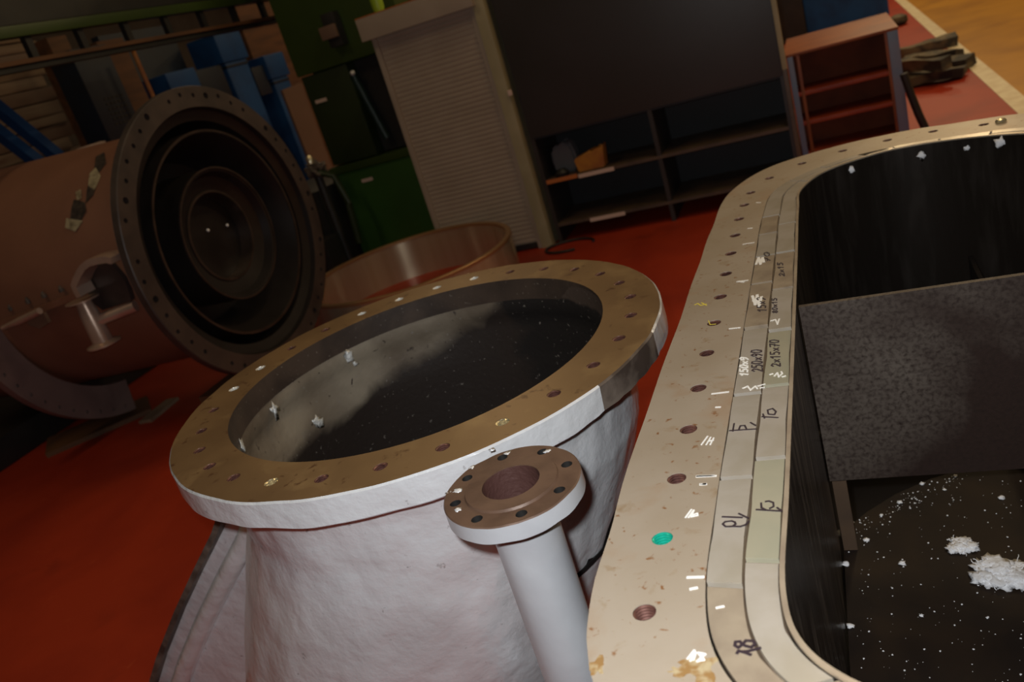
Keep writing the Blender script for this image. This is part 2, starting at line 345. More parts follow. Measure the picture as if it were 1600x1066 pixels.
# ================================================================== THE SETTING
def plane(name, x0, x1, y0, y1, m, z=0.0, t=0.1):
    bm = B(); box(bm, x0, x1, y0, y1, z-t, z); return tag(obj(name, bm, m, smooth=False), kind='structure')
plane('floor', -11, 1.2, -2, 24, 'floor_red')
plane('floor', 1.2, 10, -2, 24, 'floor_ochre')
plane('trim_1', 1.165, 1.30, -1.5, 23.9, 'stripe', z=0.003, t=0.003)
bm = B(); box(bm, -11, 10, 24, 24.2, 0, 7); tag(obj('wall_back', bm, 'wallp', smooth=False), kind='structure')
bm = B(); box(bm, -11.2, -11, -2, 24, 0, 7); tag(obj('wall_left', bm, 'wallp', smooth=False), kind='structure')

# ================================================================== MACHINE CASING (right foreground)
OUT = [(.29,.50),(.0,.505),(-.2,.54),(-.3,.60),(-.348,.68),(-.372,.765),(-.382,1.0),(-.382,1.5),(-.378,2.0),(-.372,2.35),(-.35,2.68),(-.24,2.9),(-.04,2.995),(.16,3.01),(.34,2.965),(.5,2.91),(.7,2.75),(.83,2.4),(.85,1.4),(.8,.7),(.6,.52)]
SEAM = [(.29,.545),(0,.55),(-.10,.59),(-.178,.66),(-.212,.722),(-.229,.81),(-.234,1.0),(-.235,1.5),(-.236,2.0),(-.234,2.35),(-.21,2.594),(-.118,2.729),(.017,2.808),(.147,2.822),(.32,2.79),(.475,2.73),(.63,2.57),(.72,2.2),(.73,1.4),(.68,.72),(.5,.56)]
INN = [(.29,.64),(.08,.64),(-.03,.652),(-.088,.688),(-.119,.732),(-.134,.80),(-.135,1.0),(-.135,1.5),(-.136,2.0),(-.137,2.35),(-.131,2.53),(-.062,2.68),(.07,2.76),(.16,2.775),(.30,2.745),(.46,2.65),(.57,2.5),(.61,2.2),(.62,1.4),(.58,.74),(.45,.65)]
def cat(L, t):
    n = len(L); i = int(math.floor(t)); f = t-i
    p = [Vector(L[(i+k) % n]) for k in (-1, 0, 1, 2)]
    # knots follow chord length so that the short corner spans stay smooth
    k = [0.0]
    for a, b in zip(p, p[1:]): k.append(k[-1] + max(1e-4, (b-a).length)**0.5)
    u = k[1] + (k[2]-k[1])*f
    A1 = p[0]*((k[1]-u)/(k[1]-k[0])) + p[1]*((u-k[0])/(k[1]-k[0]))
    A2 = p[1]*((k[2]-u)/(k[2]-k[1])) + p[2]*((u-k[1])/(k[2]-k[1]))
    A3 = p[2]*((k[3]-u)/(k[3]-k[2])) + p[3]*((u-k[2])/(k[3]-k[2]))
    B1 = A1*((k[2]-u)/(k[2]-k[0])) + A2*((u-k[0])/(k[2]-k[0]))
    B2 = A2*((k[3]-u)/(k[3]-k[1])) + A3*((u-k[1])/(k[3]-k[1]))
    return B1*((k[2]-u)/(k[2]-k[1])) + B2*((u-k[1])/(k[2]-k[1]))
def pos(t, f): return cat(SEAM, t).lerp(cat(INN, t), f)
NL = len(OUT); TS = [i/8 for i in range(NL*8)]
def inset(L, d):
    """shift a loop inward by d"""
    n = len(L); out = []
    for i in range(n):
        t = (L[(i+1) % n]-L[i-1]).normalized(); out.append(L[i] + Vector((t.y, -t.x))*d)
    return out
def loop_ring(bm, A, Bp, z0, z1):
    n = len(A); va = [[bm.verts.new((p.x, p.y, z)) for p in A] for z in (z0, z1)]; vb = [[bm.verts.new((p.x, p.y, z)) for p in Bp] for z in (z0, z1)]
    for i in range(n):
        j = (i+1) % n
        bm.faces.new((va[1][i], va[1][j], vb[1][j], vb[1][i])); bm.faces.new((va[0][j], va[0][i], vb[0][i], vb[0][j]))
        bm.faces.new((va[0][i], va[0][j], va[1][j], va[1][i])); bm.faces.new((vb[0][j], vb[0][i], vb[1][i], vb[1][j]))
    return bm
Lo = [cat(OUT, t) for t in TS]; Ls = [cat(SEAM, t) for t in TS]; Li = [cat(INN, t) for t in TS]
jit = [noise.noise(Vector((i*0.21, 3.1, 0)))*0.006 for i in range(len(Lo))]
Lo = [p + Vector((j, j)) for p, j in zip(Lo, jit)]
casing = thing('machine_casing', 'large dark open steel casing with a broad tan drilled flange, right foreground', 'machine casing', (0.29, 1.7, 0))
bm = B(); loop_ring(bm, Lo, Ls, 0.885, 0.95)
for f in bm.faces: pass
oflange = obj('outer_flange', bm, 'flange', casing, angle=40)
hx = [(-.3, .776+.1445*k) for k in range(12)] + [(-.294, 2.50), (-.283, 2.625), (-.232, 2.757), (-.133, 2.86), (-.006, 2.915), (.13, 2.93), (.262, 2.92), (.395, 2.87), (.53, 2.80), (-.262, .64)]
cb = B()
for x, y in hx: lathe(cb, [(0, -.045), (.0148, -.045), (.0148, .02), (0, .02)], (x, y, .95), 'Z', 28)
cut(oflange, cb)
for i, (x, y) in enumerate(hx):
    m = 'thread_green' if i == 1 else 'thread_rust'
    o = threaded('threaded_hole', casing, x, y, .95, .0147, m)
    if i == 1: o['label'] = 'turquoise threaded hole'
bm = B(); loop_ring(bm, inset(Ls, .004), inset(Li, -.005), 0.88, 0.946); obj('inner_ledge', bm, 'edge', casing, angle=40)
bm = B(); loop_ring(bm, inset(Li, -.0045), inset(Li, .0015), 0.033, 0.953)
obj('liner', bm, 'liner', casing, angle=40)
bm = B(); loop_ring(bm, inset(Li, -.0045), inset(Li, .002), 0.9532, 0.957); obj('liner_lip', bm, 'shim3', casing, angle=40)
bm = B(); loop_ring(bm, inset(Ls, -.03), inset(Ls, -.018), 0.0, 0.885); obj('outer_wall', bm, 'dark_steel', casing, angle=40)
bm = B(); box(bm, -.13, .60, 1.672, 1.684, .515, .945); obj('partition_plate', bm, 'plate_steel', casing)
# bottom plate with an arched far edge, sitting above the casing floor
pts = [(-.129, .70, .288), (.56, .70, .288), (.605, 1.5, .288), (.605, 2.02, .288)]
for px in [(1600, 735), (1545, 730), (1500, 735), (1455, 748), (1400, 772), (1355, 800), (1316, 831)]:
    p = atz(*px, .30); pts.append((p.x if p.x > -.129 else -.129, p.y, .288))
bm = B(); prism(bm, pts, (0, 0, .012)); obj('bottom_plate', bm, 'floor_plate', casing)
bm = B(); loop = inset(Li, -.004); prism(bm, [(p.x, p.y, .02) for p in loop], (0, 0, .012)); obj('casing_floor', bm, 'dark_steel', casing)
bm = B(); box(bm, -.128, -.098, 1.70, 1.716, .03, .62); obj('guide_bar', bm, 'shelf', casing)
bm = B(); box(bm, .30, .312, 1.70, 2.70, .03, .60); obj('stiffener_plate', bm, 'dark_steel', casing)
MT['shim_polished'] = mat('polished_shim_steel', (0.7, 0.68, 0.6), 0.07, 0.95)
# chalk ticks and figures on the flange
Zf = .9502
marks = [(Z7, [[(617,15),(705,12)]]), (Z7, [[(635,56),(662,55)]]), (Z7, [[(570,532),(652,530)]]), (Z7, [[(585,592),(618,585)]]),
 (Z7, [[(560,226),(590,185)],[(575,226),(602,188)],[(602,190),(590,222),(622,215),(620,205),(600,212)]]),
 (Z7, [[(570,950),(605,905)],[(585,960),(612,915)],[(612,915),(600,955)],[(620,962),(660,925),(625,918),(655,955),(618,962)]]),
 (Z6, [[(375,585),(460,575)]]), (Z6, [[(395,655),(418,654)]]), (Z6, [[(320,850),(352,806)],[(345,850),(368,812)],[(368,812),(358,832),(382,826)],[(384,815),(366,850)]]),
 (Z6, [[(465,246),(520,240)]]), (Z6, [[(297,1016),(395,1012)]]), (Z6, [[(315,1057),(345,1055)]]), (Z6, [[(505,1),(540,3)]]),
 (Z5, [[(275,770),(322,765)]]), (Z5, [[(300,598),(350,590)]]), (Z5, [[(322,525),(342,523)]]), (Z5, [[(362,405),(380,405)]])]
for cv, L in marks:
    bm = B(); strokes(bm, L, Zf, .0042 if len(L) == 1 else .0027, cv); obj('chalk_mark', bm, 'chalk', casing, smooth=False)
for L, wd in (([[(285,122),(300,115),(315,125),(345,118)],[(320,112),(345,124)]], .003), ([[(357,205),(365,225),(395,222)]], .002)):
    bm = B(); strokes(bm, L, Zf, wd, Z6); o = obj('chalk_mark', bm, 'ychalk', casing, smooth=False); o['label'] = 'yellow chalk scribble'
# rust and dirt stains on the flange
def stain(bm, px, rx, ry, z, seed, n=22, conv=lambda x, y: (x, y)):
    c = atz(*conv(*px), z); vs = []
    for i in range(n):
        a = 2*pi*i/n; k = 1+.55*noise.noise(Vector((cos(a)*1.7+seed, sin(a)*1.7, seed)))*1.6
        vs.append((c.x+rx*k*cos(a), c.y+ry*k*sin(a), z))
    prism(bm, vs, (0, 0, .0004))
STAINS = []
for i, (x, y, a, b) in enumerate([(935,1040,.010,.012),(1090,1040,.022,.012),(1060,1050,.012,.006),(1100,1060,.01,.02)]): STAINS.append((x, y, a, b, i))
MT['rust_stain'] = mat('rust_stain', (0.30, 0.17, 0.06), 0.6, 0.1, col2=(0.46, 0.37, 0.22), scale=60, lo=0.45, hi=0.6)
for x, y, a, b, i in STAINS:
    bm = B(); stain(bm, (x, y), a, b, .9501+i*.0001, i*3.3); obj('rust_stain', bm, 'rust_stain', casing, smooth=False)

# shims on the ledge: one steel plate each
def t_of_y(y, f, lo=4.6, hi=9.6):
    for _ in range(40):
        m_ = (lo+hi)/2
        if pos(m_, f).y < y: lo = m_
        else: hi = m_
    return (lo+hi)/2
def shim(name, t0, t1, f0, f1, h, m, label, group, dz=0.0, tilt=0.0, gap=.0022):
    bm = B(); n = max(3, int((t1-t0)*10)); top = []; 
    t0 += .008; t1 -= .008; ts = [t0+(t1-t0)*i/n for i in range(n+1)]
    edge = [pos(t, f0) for t in ts] + [pos(t, f1) for t in reversed(ts)]
    c = sum(edge, Vector((0, 0)))/len(edge)
    edge = [c + (p-c)*(1-gap/max(.01, (p-c).length)) for p in edge]
    z0 = .946+dz
    # the end nearest the viewer can be proud of its neighbour
    prism(bm, [(p.x, p.y, z0) for p in edge], (0, 0, h))
    if tilt:
        y0 = min(p.y for p in edge); y1 = max(p.y for p in edge)
        for v in bm.verts: v.co.z += tilt*(v.co.y-y0)/max(1e-3, y1-y0)*(1 if v.co.z > z0+h*.5 else 0)
    bm.normal_update()
    o = obj(name, bm, m, origin=(c.x, c.y, z0), smooth=False)
    return tag(o, label, 'shim plate', group)
ya = [.819, 1.05, 1.306, 1.582, 1.823, 2.006, 2.178, 2.328]
yb = [.863, 1.097, 1.327, 1.556, 1.773, 2.009, 2.237]
GA, GB = 'outer row of shims on the casing ledge', 'inner row of shims on the casing ledge'
ta = [t_of_y(y, .25) for y in ya]; tb = [t_of_y(y, .75) for y in yb]
SA = {}; SB = {}
la = ['thick outer-row shim with black 16 written near its middle', 'smooth outer-row shim marked 17 in black, beyond the one marked 16',
      'outer-row shim with 250x90 in black and white figures beside it', 'brownish outer-row shim with a white scribble, beyond the 250x90 shim',
      'small outer-row shim with a white smudge, second beyond the 250x90 shim', 'short outer-row shim third beyond the 250x90 one', 'short outer-row shim just before the far corner of the casing']
ma = ['shim', 'shim', 'shim', 'shim3', 'shim3', 'shim', 'shim3']
ha = [.0085, .0075, .0065, .0085, .0075, .0065, .007]
for i in range(7): SA[i] = shim('shim_plate', ta[i], ta[i+1], .02, .485, ha[i], ma[i], la[i], GA)
SA['n'] = shim('shim_plate', 2.0, ta[0], .02, .485, .0055, 'shim3', 'curved outer-row shim at the near corner, marked 18 in dark ink', GA)
SA['n2'] = shim('shim_plate', .3, 1.98, .02, .485, .0065, 'shim', 'outer-row shim along the near end of the casing, at the bottom edge of the photo', GA)
lb = ['yellow-glinting inner-row shim with 15 written upside-down near its middle', 'plain pale inner-row shim marked 15 beside the one marked 17',
      'inner-row shim with 2x15x70 written along it', 'inner-row shim with small writing and a white mark, beyond the 2x15x70 one', 'narrow inner-row shim second beyond the 2x15x70 one', 'bright inner-row shim with a wiped end, third beyond the 2x15x70 one']
mb = ['shim2', 'shim', 'shim2', 'shim', 'shim3', 'shim']
hb = [.0075, .0065, .006, .0075, .0065, .0075]
for i in range(6): SB[i] = shim('shim_plate', tb[i], tb[i+1], .505, .94, hb[i], mb[i], lb[i], GB)
SB['n'] = shim('shim_plate', 2.75, tb[0], .505, .93, .0055, 'shim', 'curved polished inner-row shim at the near corner', GB)
SB['n2'] = shim('shim_plate', .3, 2.73, .505, .93, .0065, 'shim3', 'inner-row shim along the near end, beyond the curved polished one', GB)
far = [9.75, 10.5, 11.3, 12.1, 12.9, 13.7, 14.5, 15.3]
SA['f0'] = shim('shim_plate', ta[7], far[1], .02, .485, .0065, 'shim', 'outer-row shim bending round the far left corner of the casing', GA)
SB['f0'] = shim('shim_plate', tb[6], far[1], .505, .94, .006, 'shim', 'inner-row shim bending round the far left corner of the casing', GB)
nm = ['first past the corner', 'second past the corner', 'third past the corner', 'fourth past the corner', 'fifth past the corner', 'sixth past the corner']
for i in range(6):
    SA['e%d' % i] = shim('shim_plate', far[i+1], far[i+2], .02, .485, .006+.001*(i % 2), 'shim_polished' if i == 2 else 'shim', 'outer-row shim on the far end of the casing, '+nm[i], GA)
    SB['e%d' % i] = shim('shim_plate', far[i+1], far[i+2], .505, .94, .006+.001*((i+1) % 2), 'shim3' if i % 2 else 'shim', 'inner-row shim on the far end of the casing, '+nm[i], GB)
def pen(parent, lines, conv, h, m='ink', w=.0028, name='handwriting'):
    bm = B(); strokes(bm, lines, .946+h+.0001, w, conv); return obj(name, bm, m, parent, smooth=False)
pen(SA[0], [[(748,222),(850,226)],[(832,206),(880,229)],[(812,250),(795,244),(762,248),(750,260),(765,273),(800,272),(816,260),(812,250)],[(800,272),(840,273),(868,264),(884,246)]], Z7, ha[0])
pen(SA[1], [[(466,777),(605,768)],[(490,740),(483,780)],[(515,772),(522,752),(545,750),(556,772)],[(575,735),(602,750)]], Z6, ha[1])
pen(SA[2], text_lines('250x90', (640, 468), (634, 352), (-56, 2)), Z6, ha[2])
pen(SA[2], text_lines('150x9', (562, 492), (562, 392), (-42, -2)), Z6, ha[2], 'chalk', .003, 'chalk_writing')
pen(SA[2], [[(535,556),(560,545),(575,565),(600,545),(610,558)],[(612,545),(650,535)],[(625,555),(648,552)]], Z6, ha[2], 'chalk', .003, 'chalk_scribble')
pen(SA[3], text_lines('15x9', (658, 158), (650, 80), (-44, 0)), Z6, ha[3], w=.003)
pen(SA[3], [[(585,75),(600,120),(610,70),(620,130),(632,80),(625,110),(590,100),(612,92)]], Z6, ha[3], 'chalk', .006, 'chalk_writing')
pen(SA[4], [[(360,690),(372,660),(380,690),(390,660),(396,680)]], Z5, ha[4], 'chalk', .006, 'chalk_writing')
pen(SA[4], text_lines('70', (425, 680), (420, 630), (-24, 0)), Z5, ha[4], w=.003)
pen(SA['n'], [[(850,876),(838,860),(815,862),(812,880),(830,892),(850,876),(868,856),(905,858),(915,875),(895,890),(868,884),(850,876)],[(823,922),(832,908),(862,916),(893,928)],[(850,912),(880,910),(942,893)]], Z7, .0055, w=.0036)
pen(SA['n'], [[(718,688),(755,680)]], Z7, .0055, 'chalk', .003, 'chalk_writing')
pen(SB[0], [[(946,152),(948,176),(968,186)],[(968,145),(985,142),(1008,150),(1010,170),(990,180)],[(922,186),(1052,194)],[(1052,194),(1028,176)]], Z7, hb[0])
pen(SB[1], [[(635,704),(718,709)],[(640,690),(648,712)],[(668,690),(664,670),(690,662),(708,678),(700,694),(672,692)]], Z6, hb[1])
pen(SB[2], text_lines('2x15x70', (732, 442), (722, 300), (-48, 2)), Z6, hb[2])
pen(SB[2], [[(675,485),(690,480)],[(700,492),(715,475),(722,497),(740,480),(735,470)],[(740,497),(757,492)]], Z6, hb[2], 'chalk', .003, 'chalk_writing')
pen(SB[3], text_lines('80x15', (716, 165), (712, 85), (-26, 0)), Z6, hb[3], w=.0025)
pen(SB[3], [[(680,205),(705,198),(715,222),(725,195)]], Z6, hb[3], 'chalk', .003, 'chalk_writing')
pen(SB[4], text_lines('2x15', (492, 745), (482, 680), (-24, 0)), Z5, hb[4], w=.003)

# mineral wool tufts lying in the casing
def tuft(px, r, z, label, seed, flat=.35, n=14, hairs=26, name='wool_tuft', pt=None, surf='z'):
    c = pt or atz(*px, z); rr = random.Random(seed); bm = B()
    if n > 1:
        for i in range(n):
            a = rr.uniform(0, 2*pi); d = r*.75*math.sqrt(rr.random()); s = r*rr.uniform(.28, .5)
            blob(bm, (c.x+d*cos(a)*1.15, c.y+d*sin(a)*.8, z+s*flat*.8), s, 3, .55, 2.6, flat*1.1, rr.random()*50)
    else: blob(bm, (c.x, c.y, c.z+r*flat*.8), r, 2, .6, 2.2, flat, seed)
    for i in range(hairs):
        a = rr.uniform(0, 2*pi); d = r*rr.uniform(.5, .95); p = Vector((c.x+d*cos(a), c.y+d*sin(a), z+.002+r*flat*.5*rr.random())); pts_ = [p]
        g = Vector((cos(a), sin(a), .2))
        for k in range(4): g = (g+Vector((rr.uniform(-.7, .7), rr.uniform(-.7, .7), rr.uniform(-.3, .3)))).normalized(); pts_.append(pts_[-1]+g*r*.09)
        for q in pts_: q.z = max(q.z, z+.0006)
        tube(bm, pts_, .0006+r*.006, 5)
    return tag(obj(name, bm, 'white', angle=180), label, 'wool tuft', 'mineral wool bits in the casing')
tuft((1565, 898), .052, .300, 'largest ragged white wool tuft on the bottom plate, at the right photo edge', 3, .35, 26, 26)
tuft((1502, 855), .030, .300, 'second largest white wool tuft, just up-left of the largest on the bottom plate', 5, .4, 16, 16)
small = [((1322,883),.008,'small white wool bit at the left edge of the bottom plate, near its middle'),((1322,836),.009,'white wool bit at the far left corner of the bottom plate'),((1354,845),.006,'narrow wool bit right of the bottom plate far left corner'),
 ((1410,882),.007,'oblong white wool bit between the left edge and the two big tufts'),((1329,980),.007,'white wool bit low on the left edge of the bottom plate'),((1440,963),.004,'tiny white wool bit below and left of the largest tuft'),
 ((1565,779),.007,'pale wool bit up above the two big tufts'),((1406,786),.006,'round wool bit close to the arched far edge of the bottom plate'),((1441,757),.006,'flat wool bit on the arched far edge, farther up'),((1476,966-200),.004,'tiny wool bit near the top of the arched edge'),
 ((1543,966),.003,'tiny white speck of wool under the largest tuft'),((1493,745),.005,'wool bit at the top of the arched edge'),((1377,806),.0045,'small wool bit at mid height of the arched edge')]
for i, (px, r, lb_) in enumerate(small): tuft(px, r, .300, lb_, 20+i, .5, 1, 3)
bm = B(); rr = random.Random(11)
for i in range(330):
    px = rr.uniform(1322, 1600); py = rr.uniform(745, 1066)
    if i % 3 == 0:
        t = rr.random(); px = 1325+t*180+rr.gauss(0, 7); py = 832-95*t**.75+abs(rr.gauss(0, 13))+3
    p = atz(px, py, .3003)
    if p.x < -.12 or p.y < .72: continue
    # keep inside the arched edge
    if py < 828-100*max(0, min(1, (px-1316)/180))**.75+3: continue
    s = rr.choice([.0006, .0008, .001, .0015, .0022]); blob(bm, (p.x, p.y, .3003+s*.5), s, 1, .4, 2, .6, i)
tag(obj('wool_crumbs', bm, 'white', angle=180), 'scattered tiny white wool crumbs on the dark bottom plate', 'wool crumbs', kind='stuff')
for i, (px, r, lb_) in enumerate([((1330,265),.009,'white wool scrap on the far inner wall, just past the far left corner'),((1440,243),.012,'comma-shaped white wool scrap on the far inner wall, in its middle'),((1511,231),.008,'faint wool scrap on the far inner wall between the two larger ones'),((1565,222),.014,'white wool scrap on the far inner wall near the right edge')]):
    # find the inner wall under that pixel
    best = None; d = ray(*px)
    for k in range(len(Li)):
        a = Li[k]; b = Li[(k+1) % len(Li)]
        den = d.x*(b.y-a.y)-d.y*(b.x-a.x)
        if abs(den) < 1e-9: continue
        tt = (a.x*(b.y-a.y)-a.y*(b.x-a.x))/den; ss = ((d.x*tt-a.x)*(b.x-a.x)+(d.y*tt-a.y)*(b.y-a.y))/((b-a).length_squared)
        if 0 <= ss <= 1 and tt > 0 and d.y*tt > 2.0: best = CAM+d*tt
    if best is None: continue
    bm = B(); blob(bm, best+Vector((0, -.005, 0)), r, 2, .7, 2.3, 1.0, i*7+1)
    for v in bm.verts: v.co.y = best.y-.0015+(v.co.y-best.y)*.35
    tag(obj('wool_tuft', bm, 'white', angle=180), lb_, 'wool tuft', 'mineral wool bits in the casing')
p = atz(1570, 190, .95)
bm = B(); lathe(bm, [(0, 0), (.014, 0), (.016, .004), (.013, .010), (.007, .012), (0, .012)], (p.x-.01, p.y+.0, .950), 'Z', 18)  # added disc mimics the lamp reflection on the far rim
tag(obj('glare_disc', bm, 'thread_brass'), 'small yellow disc standing in for lamp glare on the far rim of the casing flange', 'cap')

# ================================================================== SILVER NOZZLE
NC = (-1.063, 1.711)
nz = thing('flanged_nozzle', 'big silver-painted nozzle body with a wide brown drilled flange on top, centre foreground', 'nozzle', (NC[0], NC[1], 0))
bm = B(); seg = 180; prof = [(.489, 0), (.628, 0), (.632, -.004), (.633, -.06), (.625, -.066), (.49, -.066)]
lathe(bm, prof, (NC[0], NC[1], .95), 'Z', seg, closed=True)
for v in bm.verts:
    d = Vector((v.co.x-NC[0], v.co.y-NC[1])); a = atan2(d.y, d.x)
    if d.length > .6:
        k = noise.noise(Vector((cos(a)*9, sin(a)*9, v.co.z*30)))*.003
        # burnt notch on the right-hand side of the rim
        if -0.62 < a < -0.02 and v.co.z < .93: k -= .012*abs(noise.noise(Vector((a*30, 2, 0))))
        v.co.x += d.x/d.length*k; v.co.y += d.y/d.length*k
        if v.co.z < .93: v.co.z += noise.noise(Vector((cos(a)*6, sin(a)*6, 5)))*.004
nf = obj('main_flange', bm, 'nozzle_top', nz, angle=50)
nf.data.materials.append(MT['silver']); nf.data.materials.append(MT['silver_dark']); nf.data.materials.append(MT['band'])
hang = [-149.35+12.857*k for k in range(28)]; cb = B(); hp = []
for a in hang:
    x = NC[0]+.5605*cos(radians(a)); y = NC[1]+.5605*sin(radians(a)); hp.append((x, y, a))
    lathe(cb, [(0, -.045), (.0152, -.045), (.0152, .02), (0, .02)], (x, y, .95), 'Z', 28)
cut(nf, cb)
nf.data.update()
for p_ in nf.data.polygons:
    c = p_.center; rr_ = hypot(c.x, c.y); a = atan2(c.y, c.x)
    if p_.normal.z < .88 and rr_ > .605: p_.material_index = 2 if (-0.50 < a < -0.12) else 1
    elif rr_ < .50 and p_.normal.z < .7: p_.material_index = 3
    elif p_.normal.z < -.7: p_.material_index = 1
for x, y, a in hp:
    k = round((a+149.35)/12.857)
    m = {8: 'thread_brass', 4: 'thread_brass', 26: 'thread_white', 25: 'thread_white', 27: 'thread_rust', 20: 'thread_white', 19: 'thread_white', 21: 'thread_white', 22:'thread_white'}.get(k, 'thread_rust')
    o = threaded('threaded_hole', nz, x, y, .95, .0151, m)
    if m != 'thread_rust': o['label'] = 'bright threaded hole'
def sh(h):
    z = h; t = [(.95, 0.0), (.7, -.01), (.5, -.10), (.3, -.19), (.1, -.27), (0, -.30)]
    for (za, xa), (zb, xb) in zip(t, t[1:]):
        if z >= zb: return (xa+(xb-xa)*(za-z)/(za-zb), -.0)
    return (-.30, 0)
zs = [0.0+.887*i/70 for i in range(71)]
def rad(z):
    t = [(.887, .552), (.86, .545), (.80, .535), (.7, .53), (.5, .545), (.3, .56), (.1, .57), (0, .57)]
    for (za, xa), (zb, xb) in zip(t, t[1:]):
        if z >= zb: return xa+(xb-xa)*(za-z)/(za-zb)
    return .57
bm = B(); lathe(bm, [(rad(z), z) for z in zs], (NC[0], NC[1], 0), 'Z', 200, shift=sh)
for v in bm.verts:
    d = Vector((v.co.x-NC[0]-sh(v.co.z)[0], v.co.y-NC[1])); u = d.normalized(); a = atan2(u.y, u.x)
    s = Vector((u.x*3, u.y*3, v.co.z*3)); k = noise.noise(s)*.008 + noise.noise(s*3)*.004 + noise.noise(s*9)*.0016
    # dents under the rim, facing the viewer
    for (da, dz, dr, dd) in ((-.95, .735, .035, -.010), (-.88, .66, .03, .008), (-.98, .62, .05, -.008), (-1.15, .55, .05, .006)):
        q = ((a-da)*.55)**2+(v.co.z-dz)**2; k += dd*math.exp(-q/(dr*dr))
    v.co.x += u.x*k; v.co.y += u.y*k
body = obj('nozzle_body', bm, 'silver', nz, angle=80)
bm = B(); bp_ = []
for i in range(26):
    z = .952-.50*i/25; t = i/25
    r_ = .490 if z > .86 else .488+.02*min(1, (.86-z)/.05)
    bp_.append((r_, z-.95))
lathe(bm, [(.4895, -.0005)] + bp_[1:], (NC[0], NC[1], .95), 'Z', 160)
bm2 = bm
for v in bm.verts:
    dx, dy = sh(v.co.z); v.co.x += dx*.6; v.co.y += dy
    d = Vector((v.co.x-NC[0], v.co.y-NC[1])); k = noise.noise(Vector((d.x*5, d.y*5, v.co.z*5)))*.004
    if v.co.z < .94: v.co.x += d.x*k; v.co.y += d.y*k
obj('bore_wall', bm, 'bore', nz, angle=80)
bm = B(); lathe(bm, [(.0, 0), (.51, 0), (.51, -.012), (0, -.012)], (NC[0]-.07, NC[1], .455), 'Z', 90); obj('bore_bottom', bm, 'dark_steel', nz)
# silver-grey residue flecks on the bore
MT['fleck'] = mat('silvery_fleck', (0.75, 0.76, 0.74), 0.35, 0.3, bump=.6, bscale=120)
def on_cyl(px, c, r, far=True):
    d = ray(*px); A = d.x*d.x+d.y*d.y; Bq = -2*(d.x*c[0]+d.y*c[1]); Cq = c[0]**2+c[1]**2-r*r
    D = math.sqrt(max(0, Bq*Bq-4*A*Cq)); t = (-Bq+(D if far else -D))/(2*A); return CAM+d*t
for i, (px, r) in enumerate([((545, 557), .014), ((555, 568), .007), ((430, 640), .016), ((497, 658), .018), ((379, 697), .016), ((934, 526), .008)]):
    q = on_cyl(px, NC, .487); bm = B(); blob(bm, q, r, 2, .9, 3.5, 1.1, i*5+2)
    n_ = Vector((NC[0]-q.x, NC[1]-q.y, 0)).normalized()
    for v in bm.verts:
        dd = (v.co-q).dot(n_); v.co -= n_*dd*.85
    obj('paint_fleck', bm, 'fleck', nz, angle=180)
# saddle support on the left of the body
bm = B(); Y0 = 1.5
outer = [(350, 826), (318, 890), (290, 950), (262, 1020), (248, 1066)]
po = [aty(*p, Y0) for p in outer]
po[-1].z = max(.01, po[-1].z)
poly = [Vector((-1.55, Y0, .80))] + po + [Vector((-1.35, Y0, .01)), Vector((-1.35, Y0, .75))]
prism(bm, poly, (0, .03, 0)); obj('support_rib', bm, 'silver', nz)
bm = B(); path = [Vector((-1.60, Y0, .73))] + po
for a, b in zip(path, path[1:]): prism(bm, [a+Vector((.0, -.035, .0)), a+Vector((0, .10, 0)), a+Vector((-.012, .10, .012)), a+Vector((-.012, -.035, .012))], b-a)
obj('rib_edge_plate', bm, 'silver_dark', nz)
bm = B(); path2 = [p+Vector((.075, -.012, -.03)) for p in path]
tube(bm, path2, .030, 14); obj('rib_weld_tube', bm, 'silver', nz)
# branch connection in front
BC = (-.567, 1.053)
bm = B(); lathe(bm, [(.049, .004), (.078, .004), (.080, .0), (.1145, .0), (.1165, -.002), (.117, -.030), (.115, -.032), (.049, -.032)], (BC[0], BC[1], .970), 'Z', 120, closed=True)
for v in bm.verts:
    d = hypot(v.co.x-BC[0], v.co.y-BC[1])
    if d > .11: v.co.z += noise.noise(v.co*40)*.0015
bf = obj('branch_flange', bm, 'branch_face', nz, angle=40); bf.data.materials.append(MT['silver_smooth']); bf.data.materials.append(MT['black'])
cb = B()
for k in range(8):
    a = 2*pi*(k+.5)/8+.1; lathe(cb, [(0, -.06), (.0095, -.06), (.0095, .03), (0, .03)], (BC[0]+.096*cos(a), BC[1]+.096*sin(a), .97), 'Z', 20)
cut(bf, cb)
for p_ in bf.data.polygons:
    c = p_.center; d = hypot(c.x+NC[0]-BC[0], c.y+NC[1]-BC[1])
    if (abs(p_.normal.z) < .6 and d > .112): p_.material_index = 1
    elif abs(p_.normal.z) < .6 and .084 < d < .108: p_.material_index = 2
bm = B(); lathe(bm, [(.0485, .973), (.0485, .70), (0, .70)], (BC[0], BC[1], 0), 'Z', 60); obj('branch_bore', bm, 'branch_bore', nz)
pts_ = [(BC[0], BC[1], .94)] + [(BC[0], BC[1], .94-.68*i/8) for i in range(1, 9)]
for i in range(1, 8):
    a = pi/2*i/7; q = Vector((BC[0], BC[1], .26))+Vector((-.5, .55, 0)).normalized()*(.10*(1-cos(a)))+Vector((0, 0, -.10*sin(a))); pts_.append(q)
pts_.append(Vector(pts_[-1])+Vector((-.5, .55, 0)).normalized()*.25)
bm = B(); tube(bm, pts_, .0575, 48, caps=False); obj('branch_pipe', bm, 'silver_smooth', nz, angle=60)
